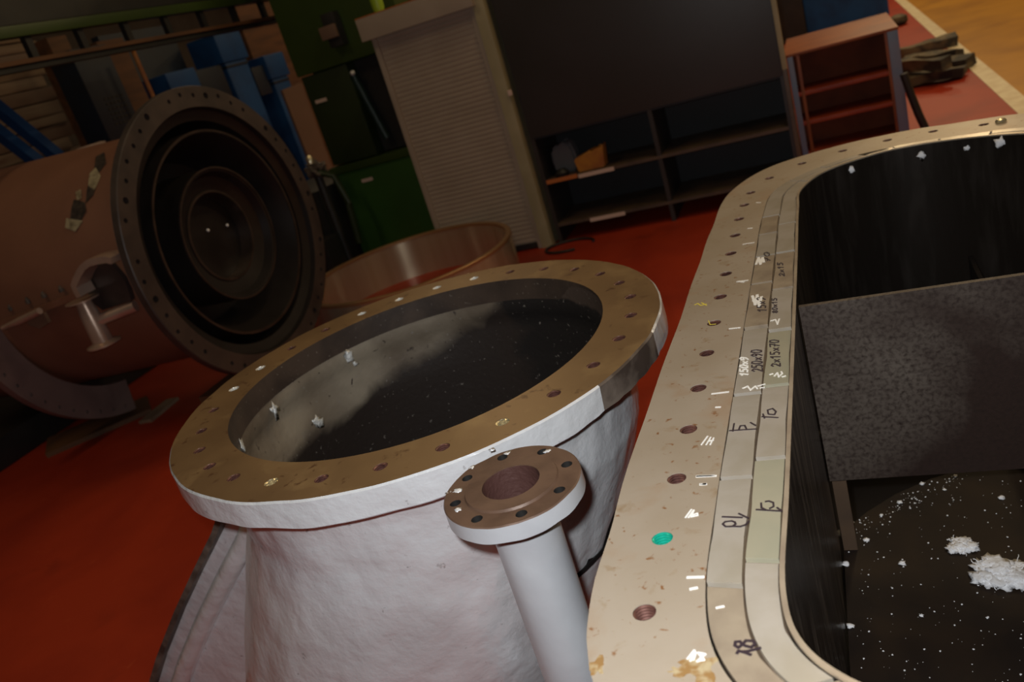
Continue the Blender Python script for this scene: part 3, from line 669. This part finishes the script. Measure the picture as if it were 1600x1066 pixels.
for i, (x, y, r) in enumerate([(148,240,.007),(152,322,.006),(213,140,.006),(365,78,.005),(540,68,.006),(110,250,.005),(300,62,.005)]):
    q = atz(660+x*.362, 680+y*.362, .9705); bm = B(); blob(bm, (q.x, q.y, .9702), r, 2, .8, 2.5, .12, i*9.1); obj('paint_splash', bm, 'silver', nz, angle=180)

# ================================================================== LARGE BROWN VESSEL (left)
VA = (3.84, .996); VX = -3.22
vs_ = thing('large_vessel', 'huge brown primed cylindrical vessel lying on its side with an open drilled end flange', 'vessel', (VX-1, VA[0], 0))
bm = B(); lathe(bm, [(.71, 0), (.820, 0), (.825, -.005), (.825, -.045), (.82, -.05), (.71, -.05)], (VX, *VA), 'X', 160, closed=True)
vf = obj('end_flange', bm, 'vessel_fl', vs_)
cb = B(); rr = random.Random(4)
for k in range(48):
    if k % 8 == 6: continue
    a = 2*pi*k/48; r_ = .773+(.0 if k % 3 else .012); s = .0125 if k % 5 else .018
    lathe(cb, [(0, -.04), (s, -.04), (s, .03), (0, .03)], (VX, VA[0]+r_*cos(a), VA[1]+r_*sin(a)), 'X', 14)
cut(vf, cb)
bm = B(); lathe(bm, [(.70, -.05), (.655, -.06), (.65, -.10), (.66, -.4), (.70, -1.3), (.72, -1.75), (.72, -2.3)], (VX, *VA), 'X', 128)
shell = obj('shell', bm, 'vessel', vs_, angle=60)
bm = B(); lathe(bm, [(.66, -.05), (.79, -.05), (.80, -.075), (.66, -.10)], (VX, *VA), 'X', 128, closed=True); obj('backing_ring', bm, 'vessel', vs_)
bm = B(); cc = (VA[0]+.01, .94); arc = [radians(172+ (262-172)*k/60) for k in range(61)]
prism(bm, [(VX-1.26, cc[0]+.905*cos(a), cc[1]+.905*sin(a)) for a in arc] + [(VX-1.26, cc[0]+.70*cos(a), cc[1]+.70*sin(a)) for a in reversed(arc)], (-.06, 0, 0))
MT['saddle'] = mat('greyish_pink_primer', (0.20, 0.135, 0.12), 0.5, 0.0, col2=(0.15, 0.10, 0.09), scale=4)
rf = obj('saddle_flange', bm, 'saddle', vs_)
cb = B()
for k in range(56):
    a = 2*pi*k/56
    if radians(172) < a < radians(262): lathe(cb, [(0, -.02), (.011, -.02), (.011, .03), (0, .03)], (VX-1.26, cc[0]+.862*cos(a), cc[1]+.862*sin(a)), 'X', 12)
cut(rf, cb)
bm = B(); lathe(bm, [(.709, -.002), (.70, -.03), (.645, -.05), (.63, -.30), (.60, -.42), (.40, -.42)], (VX, *VA), 'X', 128); obj('inner_cone', bm, 'vessel_in', vs_)
bm = B(); lathe(bm, [(.586, -.03), (.572, -.03), (.50, -.20), (.47, -.36), (.36, -.36), (.36, -.40), (.60, -.40)], (VX, *VA), 'X', 128, closed=True); obj('middle_ring', bm, 'vessel_in', vs_)
bm = B(); lathe(bm, [(.590, -.024), (.576, -.024), (.574, -.036), (.588, -.036)], (VX, *VA), 'X', 128, closed=True); obj('middle_ring_lip', bm, 'vessel_lip', vs_)
bm = B(); lathe(bm, [(.381, -.05), (.360, -.055), (.34, -.10), (.262, -.12), (.262, -.14), (.382, -.40)], (VX, *VA), 'X', 128, closed=True); obj('inner_ring', bm, 'vessel_in', vs_)
bm = B(); lathe(bm, [(.384, -.046), (.374, -.046), (.374, -.058), (.384, -.058)], (VX, *VA), 'X', 128, closed=True); obj('inner_ring_lip', bm, 'vessel_lip', vs_)
bm = B(); lathe(bm, [(.264, -.112), (.250, -.112), (.245, -.22), (.262, -.22)], (VX, *VA), 'X', 100, closed=True); obj('core_ring', bm, 'vessel_lip', vs_)
bm = B(); lathe(bm, [(.262, -.20), (0, -.20), (0, -.215), (.262, -.215)], (VX, *VA), 'X', 100, closed=False); obj('back_plate', bm, 'vessel_in', vs_)
for px in ((325, 360), (355, 352)):
    q = atx(*px, VX-.199); bm = B(); blob(bm, q, .009, 2, .2, 2, 1, 1); o = obj('white_spot', bm, 'chalk', vs_); o['label'] = 'small white spot on the back plate'
def on_shell(px):
    d = ray(*px); cy0, cz0 = VA
    lo = None
    for k in range(400):
        X = VX - .1 - k*.006; q = CAM + d*(X/d.x); rr_ = hypot(q.y-cy0, q.z-cz0)
        rs = .65 + (.06*max(0, (-(X-VX)-.1)))/1.2
        if lo is not None and rr_ <= rs: return q
        lo = rr_
    return q
def patch(px, m, name, off=.002):
    """thin flake of missing or bare paint following the shell"""
    bm = B(); c = [on_shell(p) for p in px]; vs = []
    for q in c:
        n_ = Vector((0, q.y-VA[0], q.z-VA[1])).normalized(); vs.append(q+n_*off)
    cen = sum(vs, Vector())/len(vs); cv = bm.verts.new(cen+Vector((0, cen.y-VA[0], cen.z-VA[1])).normalized()*.003); bv = [bm.verts.new(v) for v in vs]
    for i in range(len(bv)): bm.faces.new((bv[i], bv[(i+1) % len(bv)], cv))
    bmesh.ops.solidify(bm, geom=list(bm.faces), thickness=.001)
    return obj(name, bm, m, vs_)
patch([(163,238),(166,255),(155,270),(148,262),(150,245)], 'dark_patch', 'paint_patch')
patch([(150,262),(158,275),(148,298),(138,290),(140,272)], 'cream_patch', 'paint_patch')
patch([(140,280),(150,292),(146,305),(134,318),(136,298)], 'dark_patch', 'paint_patch')
patch([(118,300),(127,296),(128,310),(121,313)], 'cream_patch', 'paint_patch')
patch([(116,312),(133,316),(135,330),(125,348),(110,345),(112,325)], 'dark_patch', 'paint_patch')
patch([(104,341),(116,343),(130,345),(118,362),(102,356)], 'cream_patch', 'paint_patch')
# split-line flange with bolts on the side of the shell, and the tie fittings
YS = 3.84-.66
def sp(x, y, Y=3.12): return aty(x, y, Y)
a = sp(0, 508, 3.13); b = sp(128, 458, 3.16)
bm = B(); bar(bm, a, b, .06, .035); obj('split_flange', bm, 'vessel', vs_)
for px in ((18, 485), (45, 474), (70, 465), (97, 456)):
    q = sp(*px, 3.15); bm = B(); lathe(bm, [(0, 0), (.014, 0), (.014, .02), (.007, .024), (.007, .035), (0, .035)], tuple(q), 'Z', 12); obj('bolt', bm, 'dark_patch', vs_)
bm = B(); pl = [sp(*p, 3.08) for p in ((38, 492), (68, 490), (76, 505), (62, 514), (45, 508))]; prism(bm, pl, (0, .02, 0)); obj('lug_plate', bm, 'beige', vs_)
bm = B(); tube(bm, [sp(4, 513, 3.06), sp(30, 502, 3.06), sp(62, 486, 3.06)], [.012, .02, .018], 10); obj('clamp_bar', bm, 'fitting', vs_)
q1 = sp(128, 468, 3.03); q2 = sp(152, 540, 3.03); q2.x = q1.x; q2.y = q1.y
hgt = q1.z-q2.z; bm = B()
lathe(bm, [(0, 0), (.085, 0), (.085, -.006), (.040, -.012), (.040, -.03), (.047, -.07), (.052, -hgt+.02), (.088, -hgt+.008), (.088, -hgt), (0, -hgt)], (q1.x, q1.y, q1.z), 'Z', 40)
obj('drain_cup', bm, 'fitting', vs_)
bm = B(); s1 = Vector((q1.x, q1.y, sp(165, 500, 3.03).z)); s2 = sp(212, 478, 3.12); tube(bm, [s1, s2], .030, 24); obj('stub_pipe', bm, 'fitting', vs_)
bm = B(); path = [sp(*p, 2.99) for p in ((172, 403), (162, 401), (148, 403), (134, 407), (125, 414), (118, 425), (113, 436), (110, 446), (114, 456), (120, 466))]
low = []
for k, p in enumerate(path):
    t = path[min(k+1, len(path)-1)]-path[max(k-1, 0)]; nn = Vector((t.z, 0, -t.x)).normalized(); low.append(p - nn*.034)
prism(bm, path + low[::-1], (0, .10, 0))
obj('strap_bracket', bm, 'fitting', vs_)
bm = B(); pl = [sp(*p, 3.10) for p in ((135, 440), (150, 415), (172, 412), (196, 440), (205, 470), (160, 485), (140, 470))]; prism(bm, pl, (0, .03, 0)); obj('bracket_plate', bm, 'vessel_fl', vs_)
# timbers under the vessel
def at0(px): p = atz(*px, 0.03); return p
for (a, b, wd, hh, lb_) in [((72, 697), (232, 628), .34, .03, 'brown flat timber board on the red floor under the vessel, nearer one'), ((225, 655), (268, 620), .10, .02, 'worn thin board lying beside the nearer board under the vessel')]:
    pa, pb = at0(a), at0(b); pa.z = pb.z = hh/2; bm = B(); bar(bm, pa, pb, wd, hh)
    tag(obj('timber_board', bm, 'timber_d' if hh > .025 else 'timber'), lb_, 'board', 'boards under the vessel')
bm = B(); box(bm, VX-.36, VX-.14, VA[0]-.45, VA[0]+.30, 0, .20)
tag(obj('support_timber', bm, 'timber_d'), 'dark square timber carrying the front of the brown vessel', 'timber')

bm = B(); box(bm, -7.4, -5.1, 3.1, 4.7, 0, .19, .02)  # block added to darken the shadow region under the vessel
tag(obj('shade_block', bm, 'black'), 'low black block standing in for shade at the left edge, behind the vessel saddle', 'crate')

# ================================================================== TURNED RING
bm = B(); RC = (-2.925, 5.028)
_m = MT['ring']; _n = _m.node_tree.nodes; _t = _n.new('ShaderNodeTangent'); _t.direction_type = 'RADIAL'; _t.axis = 'Z'
_m.node_tree.links.new(_t.outputs[0], _n['Principled BSDF'].inputs['Tangent']); _n['Principled BSDF'].inputs['Anisotropic'].default_value = .85
_n['Principled BSDF'].inputs['Anisotropic Rotation'].default_value = 0.25
ringt = thing('turned_ring', 'wide turned bronze-coloured steel ring standing on the red floor behind the nozzle', 'ring', (*RC, 0))
lathe(bm, [(.735, .0), (.765, .0), (.765, .298), (.735, .298)], (*RC, 0), 'Z', 160, closed=True); obj('ring_wall', bm, 'ring', ringt)
bm = B(); lathe(bm, [(.731, .298), (.769, .298), (.769, .316), (.764, .320), (.736, .320), (.731, .316)], (*RC, 0), 'Z', 160, closed=True); obj('ring_rim', bm, 'ring_edge', ringt)

# ================================================================== ROLLER SHUTTER CABINET
YW = 5.83
sc_ = thing('shutter_cabinet', 'tall cream cabinet closed by a ribbed roller shutter, beside the dark shelving', 'cabinet', (-2.6, YW+.3, 0))
bm = B(); box(bm, -3.03, -2.12, YW+.02, YW+.42, .0, 1.785); obj('cabinet_body', bm, 'cream', sc_)
bm = B(); prof_ = [(YW+.012, 1.79), (YW+.012, .05)]
for k in range(50*8+1):
    zz = .05+1.74*k/400; prof_.append((YW-.006-.0035*abs(sin(pi*k/8))**.7, zz))
prism(bm, [(-3.0, y, zz) for y, zz in prof_], (.765, 0, 0))
obj('roller_shutter', bm, 'shutter', sc_, smooth=False)
bm = B(); box(bm, -2.235, -2.20, YW-.03, YW+.02, 0, 1.82, .004); obj('guide_rail', bm, 'shutter', sc_)
bm = B(); box(bm, -3.035, -2.995, YW-.03, YW+.02, 0, 1.82, .004); obj('guide_rail', bm, 'shutter', sc_)
bm = B(); box(bm, -2.20, -2.115, YW-.045, YW+.03, 0, 2.0, .004); obj('side_post', bm, 'cream', sc_)
bm = B(); box(bm, -3.07, -2.17, YW-.11, YW+.42, 1.79, 1.945, .006); obj('shutter_header', bm, 'shutter', sc_)
bm = B(); box(bm, -3.07, -2.17, YW-.11, YW+.42, 1.946, 1.952); o = obj('header_top', bm, 'orange', sc_)
bm = B(); box(bm, -3.0, -2.235, YW-.02, YW+.01, .012, .05); obj('bottom_bar', bm, 'black', sc_)
q = aty(797, 145, YW-.05); bm = B(); box(bm, q.x-.015, q.x+.015, YW-.06, YW-.045, q.z-.02, q.z+.02, .003); obj('latch', bm, 'label', sc_)

# ================================================================== DARK SHELVING WITH BOARD
sh_ = thing('shelving_unit', 'long charcoal shelving unit with a dark board front above two open shelves', 'shelving unit', (-1.17, YW+.25, 0))
bm = B(); box(bm, -2.06, -.295, YW, YW+.03, .815, 2.4, .003); obj('front_board', bm, 'board', sh_)
bm = B(); box(bm, -2.06, -.30, YW+.52, YW+.54, .0, 2.4); obj('back_panel', bm, 'shelf_in', sh_)
for x in (-2.075, -.315): bm = B(); box(bm, x, x+.03, YW+.01, YW+.52, 0, 2.4); obj('side_panel', bm, 'board', sh_)
bm = B(); box(bm, -1.2, -1.17, YW+.005, YW+.50, 0, .815); obj('divider', bm, 'board', sh_)
for z in (.485, .15): bm = B(); box(bm, -2.045, -.315, YW+.002, YW+.51, z-.022, z); obj('shelf', bm, 'shelf', sh_)
bm = B(); box(bm, -2.045, -.315, YW+.01, YW+.51, .80, .815); obj('shelf', bm, 'shelf_in', sh_)
for x, z in ((-1.66, .47), (-1.66, .132)):
    bm = B(); box(bm, x-.13, x+.14, YW-.006, YW-.001, z-.014, z+.014); obj('label_strip', bm, 'label', sh_)
bm = B(); box(bm, -2.04, -1.80, YW-.004, YW+.001, .462, .492); obj('orange_edge_strip', bm, 'orange', sh_)
bm = B(); box(bm, -.293, -.262, YW-.01, YW+.03, .85, 2.4, .003); obj('corner_post', bm, 'cream', sh_)
bm = B(); box(bm, -.293, -.268, YW-.01, YW+.03, .0, .85, .003); obj('corner_post', bm, 'shelf', sh_)
q = aty(878, 238, YW+.12); bm = B()
pts2 = [(-.075, 0), (.075, 0), (.095, .06), (.085, .17), (.06, .235), (.02, .21), (-.03, .225), (-.09, .19), (-.1, .07)]
prism(bm, [(q.x+x, YW+.13, .487+z) for x, z in pts2], (0, .14, 0)); bmesh.ops.bevel(bm, geom=bm.edges[:], offset=.02, segments=2, affect='EDGES')
tag(obj('plastic_bag', bm, 'clear', angle=60), 'crumpled greyish clear plastic bag on the upper dark shelf', 'bag')
bm = B(); lathe(bm, [(0, 0), (.045, 0), (.055, .03), (.03, .055), (0, .06)], (q.x-.02, YW+.06, .4855), 'Z', 14)
tag(obj('dark_part', bm, 'black'), 'small dark lump lying in front of the clear plastic bag', 'machine part')
bm = B(); q = aty(918, 243, YW+.06)
pts2 = [(-.10, 0), (.10, 0), (.115, .12), (.122, .165), (.09, .14), (.02, .14), (-.06, .115), (-.115, .10)]
prism(bm, [(q.x+.012+x, YW+.03, .487+z) for x, z in pts2], (0, .12, 0)); bmesh.ops.bevel(bm, geom=bm.edges[:], offset=.008, segments=2, affect='EDGES')
tag(obj('yellow_bag', bm, 'yellow', angle=60), 'yellow-orange folded bag on the upper dark shelf', 'bag')
# cable on the floor
bm = B(); c = atz(890, 384, .01); P_ = [(c.x+.17*cos(a)*1.1, c.y+.13*sin(a), .012) for a in [i*.3 for i in range(18)]]; tube(bm, P_, .010, 8)
tag(obj('floor_cable', bm, 'cable'), 'loop of dark cable on the red floor at the foot of the shutter cabinet', 'cable')

# ================================================================== GREEN MACHINE
GY = 6.3
gm = thing('green_machine', 'tall dark green machine tool with a black recess, left of the roller shutter', 'machine', (-3.6, GY+.5, 0))
bm = B(); box(bm, -4.07, -3.0, GY+.25, GY+1.1, .0, 3.0, .01); obj('column', bm, 'green_dark', gm)
bm = B(); box(bm, -4.07, -3.0, GY, GY+.3, 1.70, 3.0, .012); obj('upper_door', bm, 'green', gm)
bm = B(); box(bm, -4.05, -3.60, GY+.02, GY+.3, .93, 1.69, .01); obj('middle_door', bm, 'green_dark', gm)
bm = B(); box(bm, -4.08, -3.0, GY-.03, GY+.3, .86, .92, .01); obj('ledge', bm, 'green', gm)
bm = B(); box(bm, -4.06, -3.0, GY, GY+.3, 0, .855, .01); obj('lower_door', bm, 'green_low', gm)
bm = B(); box(bm, -3.595, -3.0, GY+.15, GY+.24, .93, 1.69); obj('recess_panel', bm, 'black', gm)
bm = B(); tube(bm, [aty(552, 118, GY+.08), aty(605, 216, GY+.08)], .032, 18); obj('gas_strut', bm, 'tealdark', gm)
q = aty(551, 114, GY+.02); bm = B(); blob(bm, q, .022, 2, .1, 2); obj('strut_ball', bm, 'thread_white', gm)
for px in ((500, 158), (574, 281)):
    q = aty(*px, GY-.004); yy = GY+.015 if px[0] == 500 else GY-.004
    bm = B(); box(bm, q.x-.055, q.x+.055, yy-.006, yy+.004, q.z-.014, q.z+.014); obj('name_plate', bm, 'label', gm)
q = aty(522, 48, GY-.08); bm = B(); box(bm, q.x-.07, q.x+.05, GY-.10, GY-.002, q.z-.12, q.z+.14, .012)
obj('limit_switch', bm, 'black', gm)
bm = B(); box(bm, q.x-.10, q.x+.045, GY-.14, GY-.10, q.z-.05, q.z+.05, .012); obj('switch_cover', bm, 'beige', gm)
bm = B(); q = aty(590, 8, YW+.2); 
lathe(bm, [(0, 0), (.035, 0), (.045, .04), (.05, .16), (.03, .19), (0, .19)], (q.x, YW+.2, 1.953), 'Z', 20)
MT['lime'] = mat('lime_green_plastic', (0.28, 0.45, 0.03), 0.4)
tag(obj('green_bottle', bm, 'lime'), 'bright lime green bottle on top of the roller shutter header', 'bottle')
# valve cluster beside the machine
vt = thing('pipe_valve', 'small dark and brassy valve cluster at the left foot of the green machine', 'valve', (-4.16, 6.1, 0))
q = aty(492, 262, 6.0)
bm = B(); tube(bm, [(q.x, 6.0, 0), (q.x, 6.0, q.z)], .035, 14); obj('stand_pipe', bm, 'black', vt)
bm = B(); blob(bm, (q.x, 6.0, q.z-.02), .085, 3, .5, 3, .8, 4); obj('valve_body', bm, 'dark_patch', vt)
bm = B(); lathe(bm, [(0, 0), (.03, 0), (.03, .05), (.018, .07), (0, .075)], (q.x+.0, 5.97, q.z+.04), 'Z', 14); obj('brass_cap', bm, 'thread_brass', vt)
bm = B(); tube(bm, [(q.x-.02, 5.98, q.z-.02), (q.x+.16, 5.98, q.z-.10), (q.x+.2, 5.98, q.z-.35), (q.x+.16, 5.98, .3)], .028, 12); obj('hose', bm, 'green_dark', vt)
bm = B(); box(bm, -4.75, -4.09, 6.0, 7.3, 0, .80, .01); 
tag(obj('black_cabinet', bm, 'black'), 'low black cabinet in the gap between the vessel flange and the green machine', 'cabinet')

bm = B(); box(bm, -4.6, -3.98, 5.68, 5.93, 0, .44, .01)
tag(obj('black_box', bm, 'black'), 'low black box on the floor between the turned ring and the valve cluster', 'box')

# ================================================================== STEEL RACK (right background)
SY = 6.75
rk = thing('step_rack', 'open rust-orange steel rack with three shelves and grey-blue stiles, behind the casing', 'rack', (.08, SY+.3, 0))
for x, xw in ((-.295, .04), (.385, .07)): bm = B(); box(bm, x, x+xw, SY-.012, SY+.03, 0, .80, .003); obj('stile', bm, 'blue_grey', rk)
for x in (-.325, -.232, .365): bm = B(); box(bm, x, x+.022, SY-.005, SY+.03, 0, .81, .002); obj('stile_edge', bm, 'rust', rk)
for x in (-.30, .42): bm = B(); box(bm, x, x+.02, SY+.03, SY+.8, 0, .80); obj('side_sheet', bm, 'rust_dark', rk)
bm = B(); box(bm, -.32, .46, SY-.01, SY+1.05, .80, .82, .003); obj('top_sheet', bm, 'rust', rk)
bm = B(); box(bm, -.28, .42, SY+.35, SY+.37, 0, .80); obj('back_sheet', bm, 'rust_dark', rk)
for z in (.53, .31, .07): bm = B(); box(bm, -.28, .42, SY, SY+.35, z-.03, z, .003); obj('shelf', bm, 'rust_shelf', rk)
bm = B(); P_ = [aty(*p, SY-.1) for p in ((1412, 115), (1424, 150), (1436, 180), (1448, 205))]; P_.append(Vector((P_[-1].x+.03, P_[-1].y, .028))); tube(bm, P_, .028, 12); tag(obj('black_bar', bm, 'black'), 'dark curved bar leaning against the right stile of the rust-orange rack', 'bar')
# scrap wood
scrap = [((1405, 85), (1495, 62), .16, .10, 0), ((1412, 100), (1500, 85), .20, .13, 1), ((1415, 112), (1515, 98), .22, .10, 0), ((1420, 128), (1505, 112), .2, .07, 1), ((1400, 96), (1480, 90), .12, .22, 2)]
lbs = ['long grey slab at the back of the scrap wood heap beside the cream floor line', 'broad brown slab in the middle of the scrap wood heap', 'slab sticking out farthest right in the scrap wood heap', 'front slab of the scrap wood heap on the red floor', 'short raised slab on top of the scrap wood heap']
for i, ((a, b, wd, hh, k), lb_) in enumerate(zip(scrap, lbs)):
    z0 = .012*k+.001+(.10 if k == 2 else 0); pa = atz(*a, z0+hh/2); pb = atz(*b, z0+hh/2); bm = B(); bar(bm, pa, pb, wd, min(hh, .1))
    bmesh.ops.subdivide_edges(bm, edges=bm.edges[:], cuts=5, use_grid_fill=True)
    for v in bm.verts:
        v.co += Vector([noise.noise(v.co*5+Vector((j*9, i, 0)))*.035 for j in range(3)])
    zm = min(v.co.z for v in bm.verts)
    for v in bm.verts: v.co.z += z0-zm
    tag(obj('scrap_slab', bm, 'wood_old'), lb_, 'wood slab', 'scrap wood slabs on the floor')
q = atz(1404, 40, 0); bm = B(); lathe(bm, [(0, 0), (.09, 0), (.13, .05), (.12, .12), (.05, .15), (0, .15)], (q.x, q.y, 0), 'Z', 24)
tag(obj('round_cap', bm, 'wood_old'), 'small round brown lump on the floor behind the rust-orange rack', 'cap')
bm = B(); bt = thing('blue_crate', 'large dark blue box with a pale strip, at the top behind the rust-orange rack', 'crate', (.3, 13.6, 0))
q0 = atz(1268, 50, 0); q1_ = atz(1386, 24, 0)
box(bm, -.28, .92, 14.9, 16.0, .02, 1.6, .02); obj('crate_body', bm, 'blue', bt)
bm = B(); box(bm, -.25, .40, 14.88, 14.9, .60, .66); obj('pale_strip', bm, 'label', bt)
bm = B(); box(bm, -1.1, -.285, 14.8, 15.6, 0, 1.6, .04); tag(obj('dark_cabinet', bm, 'black'), 'black cabinet standing left of the blue box, behind the shelving corner', 'cabinet')

# ================================================================== LEFT BACKGROUND
# overhead conveyor frame running away from the viewer
of = thing('overhead_track', 'dark green overhead track with a rusty lower rail, running along the top left', 'track', (-4.4, 5.5, 0))
bm = B(); box(bm, -4.44, -4.36, 3.0, 6.85, 2.375, 2.44, .004); obj('green_beam', bm, 'green', of)
bm = B(); box(bm, -4.75, -4.45, 3.0, 6.9, 2.46, 3.2); obj('dark_beam', bm, 'black', of)
bm = B(); box(bm, -4.42, -4.38, 3.0, 6.85, 2.225, 2.25); obj('rusty_rail', bm, 'timber_d', of)
bm = B(); box(bm, -4.46, -4.40, 3.0, 6.85, 2.19, 2.222); obj('lower_rail', bm, 'black', of)
for i in range(9):
    y = 3.3+i*.42; bm = B(); box(bm, -4.43, -4.39, y, y+.05, 2.25, 2.376); obj('hanger', bm, 'black', of)
bm = B(); box(bm, -4.36, -4.072, 6.5, 6.6, 2.38, 2.43); obj('wall_bracket', bm, 'black', of)
# timber stack
rr = random.Random(2); tz = 0; k = 0
while tz < 2.9:
    hh = rr.choice([.10, .12, .14]); y1 = 7.1+rr.uniform(-.12, .12); m = 'timber' if k % 3 != 1 else 'beige'
    bm = B(); box(bm, -7.9, -7.5+rr.uniform(-.03, .03), 4.6, y1, tz+.002, tz+hh-.008, .006)
    tag(obj('timber_beam', bm, m), 'long pale sawn timber in the stack behind the brown vessel', 'timber beam', 'sawn timbers stacked at the left')
    tz += hh; k += 1
def slab_x(name, pxs, X, t, m, label, cat, group=None, parent=None, floor=False):
    pts3 = [atx(*p, X) for p in pxs if not isinstance(p, str)]
    if 'g' in pxs: pts3 += [Vector((X, pts3[2].y, .01)), Vector((X, pts3[0].y+.02, .01))]
    bm = B(); prism(bm, pts3, (-t, 0, 0)); o = obj(name, bm, m, parent, smooth=False)
    if parent is None: tag(o, label, cat, group)
    return o
def box_px(name, X, y0, y1, z0, z1, t, m, parent=None, bev=.006):
    bm = B(); box(bm, X-t, X, y0, y1, z0, z1, bev); return obj(name, bm, m, parent)
o = box_px('brown_post', -6.9, 6.75, 7.0, 0, 2.75, .2, 'timber_d'); tag(o, 'brown wooden post right of the timber stack', 'post')
gp = thing('ventilated_cabinet', 'dark blue cabinet door with a grille, between the brown posts at the left', 'cabinet', (-6.9, 7.1, 0))
box_px('cabinet_body', -6.5, 6.55, 7.02, 1.62, 2.55, .3, 'blue_dark', gp)
bm = B()
for i in range(6):
    for j in range(5): box(bm, -6.5, -6.495, 6.70+j*.055, 6.735+j*.055, 1.80+i*.05, 1.82+i*.05)
obj('grille', bm, 'black', gp)
box_px('lower_panel', -6.5, 6.55, 7.03, .0, 1.60, .25, 'timber_d', gp)
o = box_px('brown_board', -6.62, 7.05, 7.42, 0, 2.6, .12, 'timber_d'); tag(o, 'tall rusty brown board right of the blue grille cabinet', 'board')
bm = B(); tube(bm, [atx(208, 80, -6.3), atx(243, 155, -6.3)], .022, 10); 
bm2 = B(); a_ = atx(208, 80, -6.3); tube(bm2, [(a_.x, a_.y, a_.z), (a_.x, a_.y, 0.0)], .022, 10); bm.free()
tag(obj('orange_pole', bm2, 'yellow'), 'thin orange upright pole beside the blue grille cabinet', 'pole')
cols = [(-6.5, 7.66, 8.16, 2.16, 'leftmost blue column with a square cap, behind the top of the vessel', .30), (-6.5, 8.70, 9.22, 2.46, 'tallest blue column with a square cap, middle of the three behind the vessel', .34), (-6.5, 9.50, 9.95, 2.10, 'rightmost blue column with a square cap, beside the beige board', .30)]
for X, y0, y1, zt, lb_, ch in cols:
    c = thing('blue_column', lb_, 'column', (X-.2, (y0+y1)/2, 0), 'blue columns behind the vessel')
    box_px('column_shaft', X-.03, y0+.05, y1-.04, 0, zt-ch, .34, 'blue', c, .015)
    box_px('column_cap', X, y0, y1, zt-ch+.002, zt, .42, 'blue', c, .03)
    box_px('column_groove', X-.02, y0+.04, y1-.04, zt-ch-.06, zt-ch-.03, .36, 'blue_dark', c, .004)
for (y0, y1, z0, z1, lb_) in [(8.17, 8.69, 1.75, 2.12, 'dark blue cross beam between the leftmost and middle blue columns'), (9.23, 9.49, 1.65, 2.0, 'short dark blue cross beam between the middle and right blue columns')]:
    tag(box_px('cross_beam', -6.55, y0, y1, z0, z1, .3, 'blue_dark'), lb_, 'beam', 'blue cross beams')
tag(box_px('dark_blue_panel', -6.95, 7.45, 8.60, 0, 2.7, .1, 'blue_dark'), 'tall dark blue panel behind the leftmost blue column', 'panel')
tag(box_px('pale_panel', -7.2, 8.1, 10.6, 0, 2.0, .1, 'timber'), 'pale weathered panel seen between the blue columns', 'panel')
tag(box_px('rusty_sheet', -7.0, 10.0, 11.9, 0, 3.2, .1, 'timber_d'), 'rusty brown panel behind the right blue column and green machine', 'panel')
o = slab_x('beige_board', [(441, 141), (471, 129), (509, 235), 'g', 'h'], -5.9, .03, 'beige', 'plain beige board leaning between the rightmost blue column and the green machine', 'board')
# diagonal blue struts in front of the timber stack
for (a, b, lb_) in [((-20, 155), (112, 262), 'upper diagonal blue strut at the left edge, above the vessel'), ((-30, 185), (78, 268), 'lower diagonal blue strut at the left edge, above the vessel')]:
    pa, pb = atx(*a, -6.0), atx(*b, -6.0); d = (pb-pa); pb = pa + d*((0-pa.z)/d.z) if d.z < 0 else pb
    pa = pa - d*.5
    bm = B(); bar(bm, pa, pb, .08, .10, up=(1, 0, 0)); tag(obj('blue_strut', bm, 'blue'), lb_, 'strut', 'diagonal blue struts')
bm = B(); q = atx(148, 228, -5.6); box(bm, q.x-.1, q.x+.05, q.y-.12, q.y+.1, 0, q.z+.02, .03)
for v in bm.verts: v.co += Vector((noise.noise(v.co*4), noise.noise(v.co*4+Vector((5, 0, 0))), 0))*.04
tag(obj('grey_sack', bm, 'label'), 'pale grey upright sack just above the brown vessel shell', 'sack')

# fittings that belong to a part hang under that part
def under(part_name, child_names):
    for p in [o for o in bpy.data.objects if o.name.split('.')[0] == part_name and o.parent]:
        for c in [o for o in bpy.data.objects if o.name.split('.')[0] in child_names and o.parent == p.parent and o.parent.type == 'EMPTY']:
            c.parent = p
        
under('gas_strut', ['strut_ball']); under('limit_switch', ['switch_cover']); under('middle_ring', ['middle_ring_lip']); under('inner_ring', ['inner_ring_lip'])
under('back_plate', ['white_spot']); under('valve_body', ['brass_cap']); under('shutter_header', ['header_top']); under('side_post', ['latch']); under('branch_flange', ['paint_splash'])
under('drain_cup', ['stub_pipe']); under('cabinet_body', ['grille'])
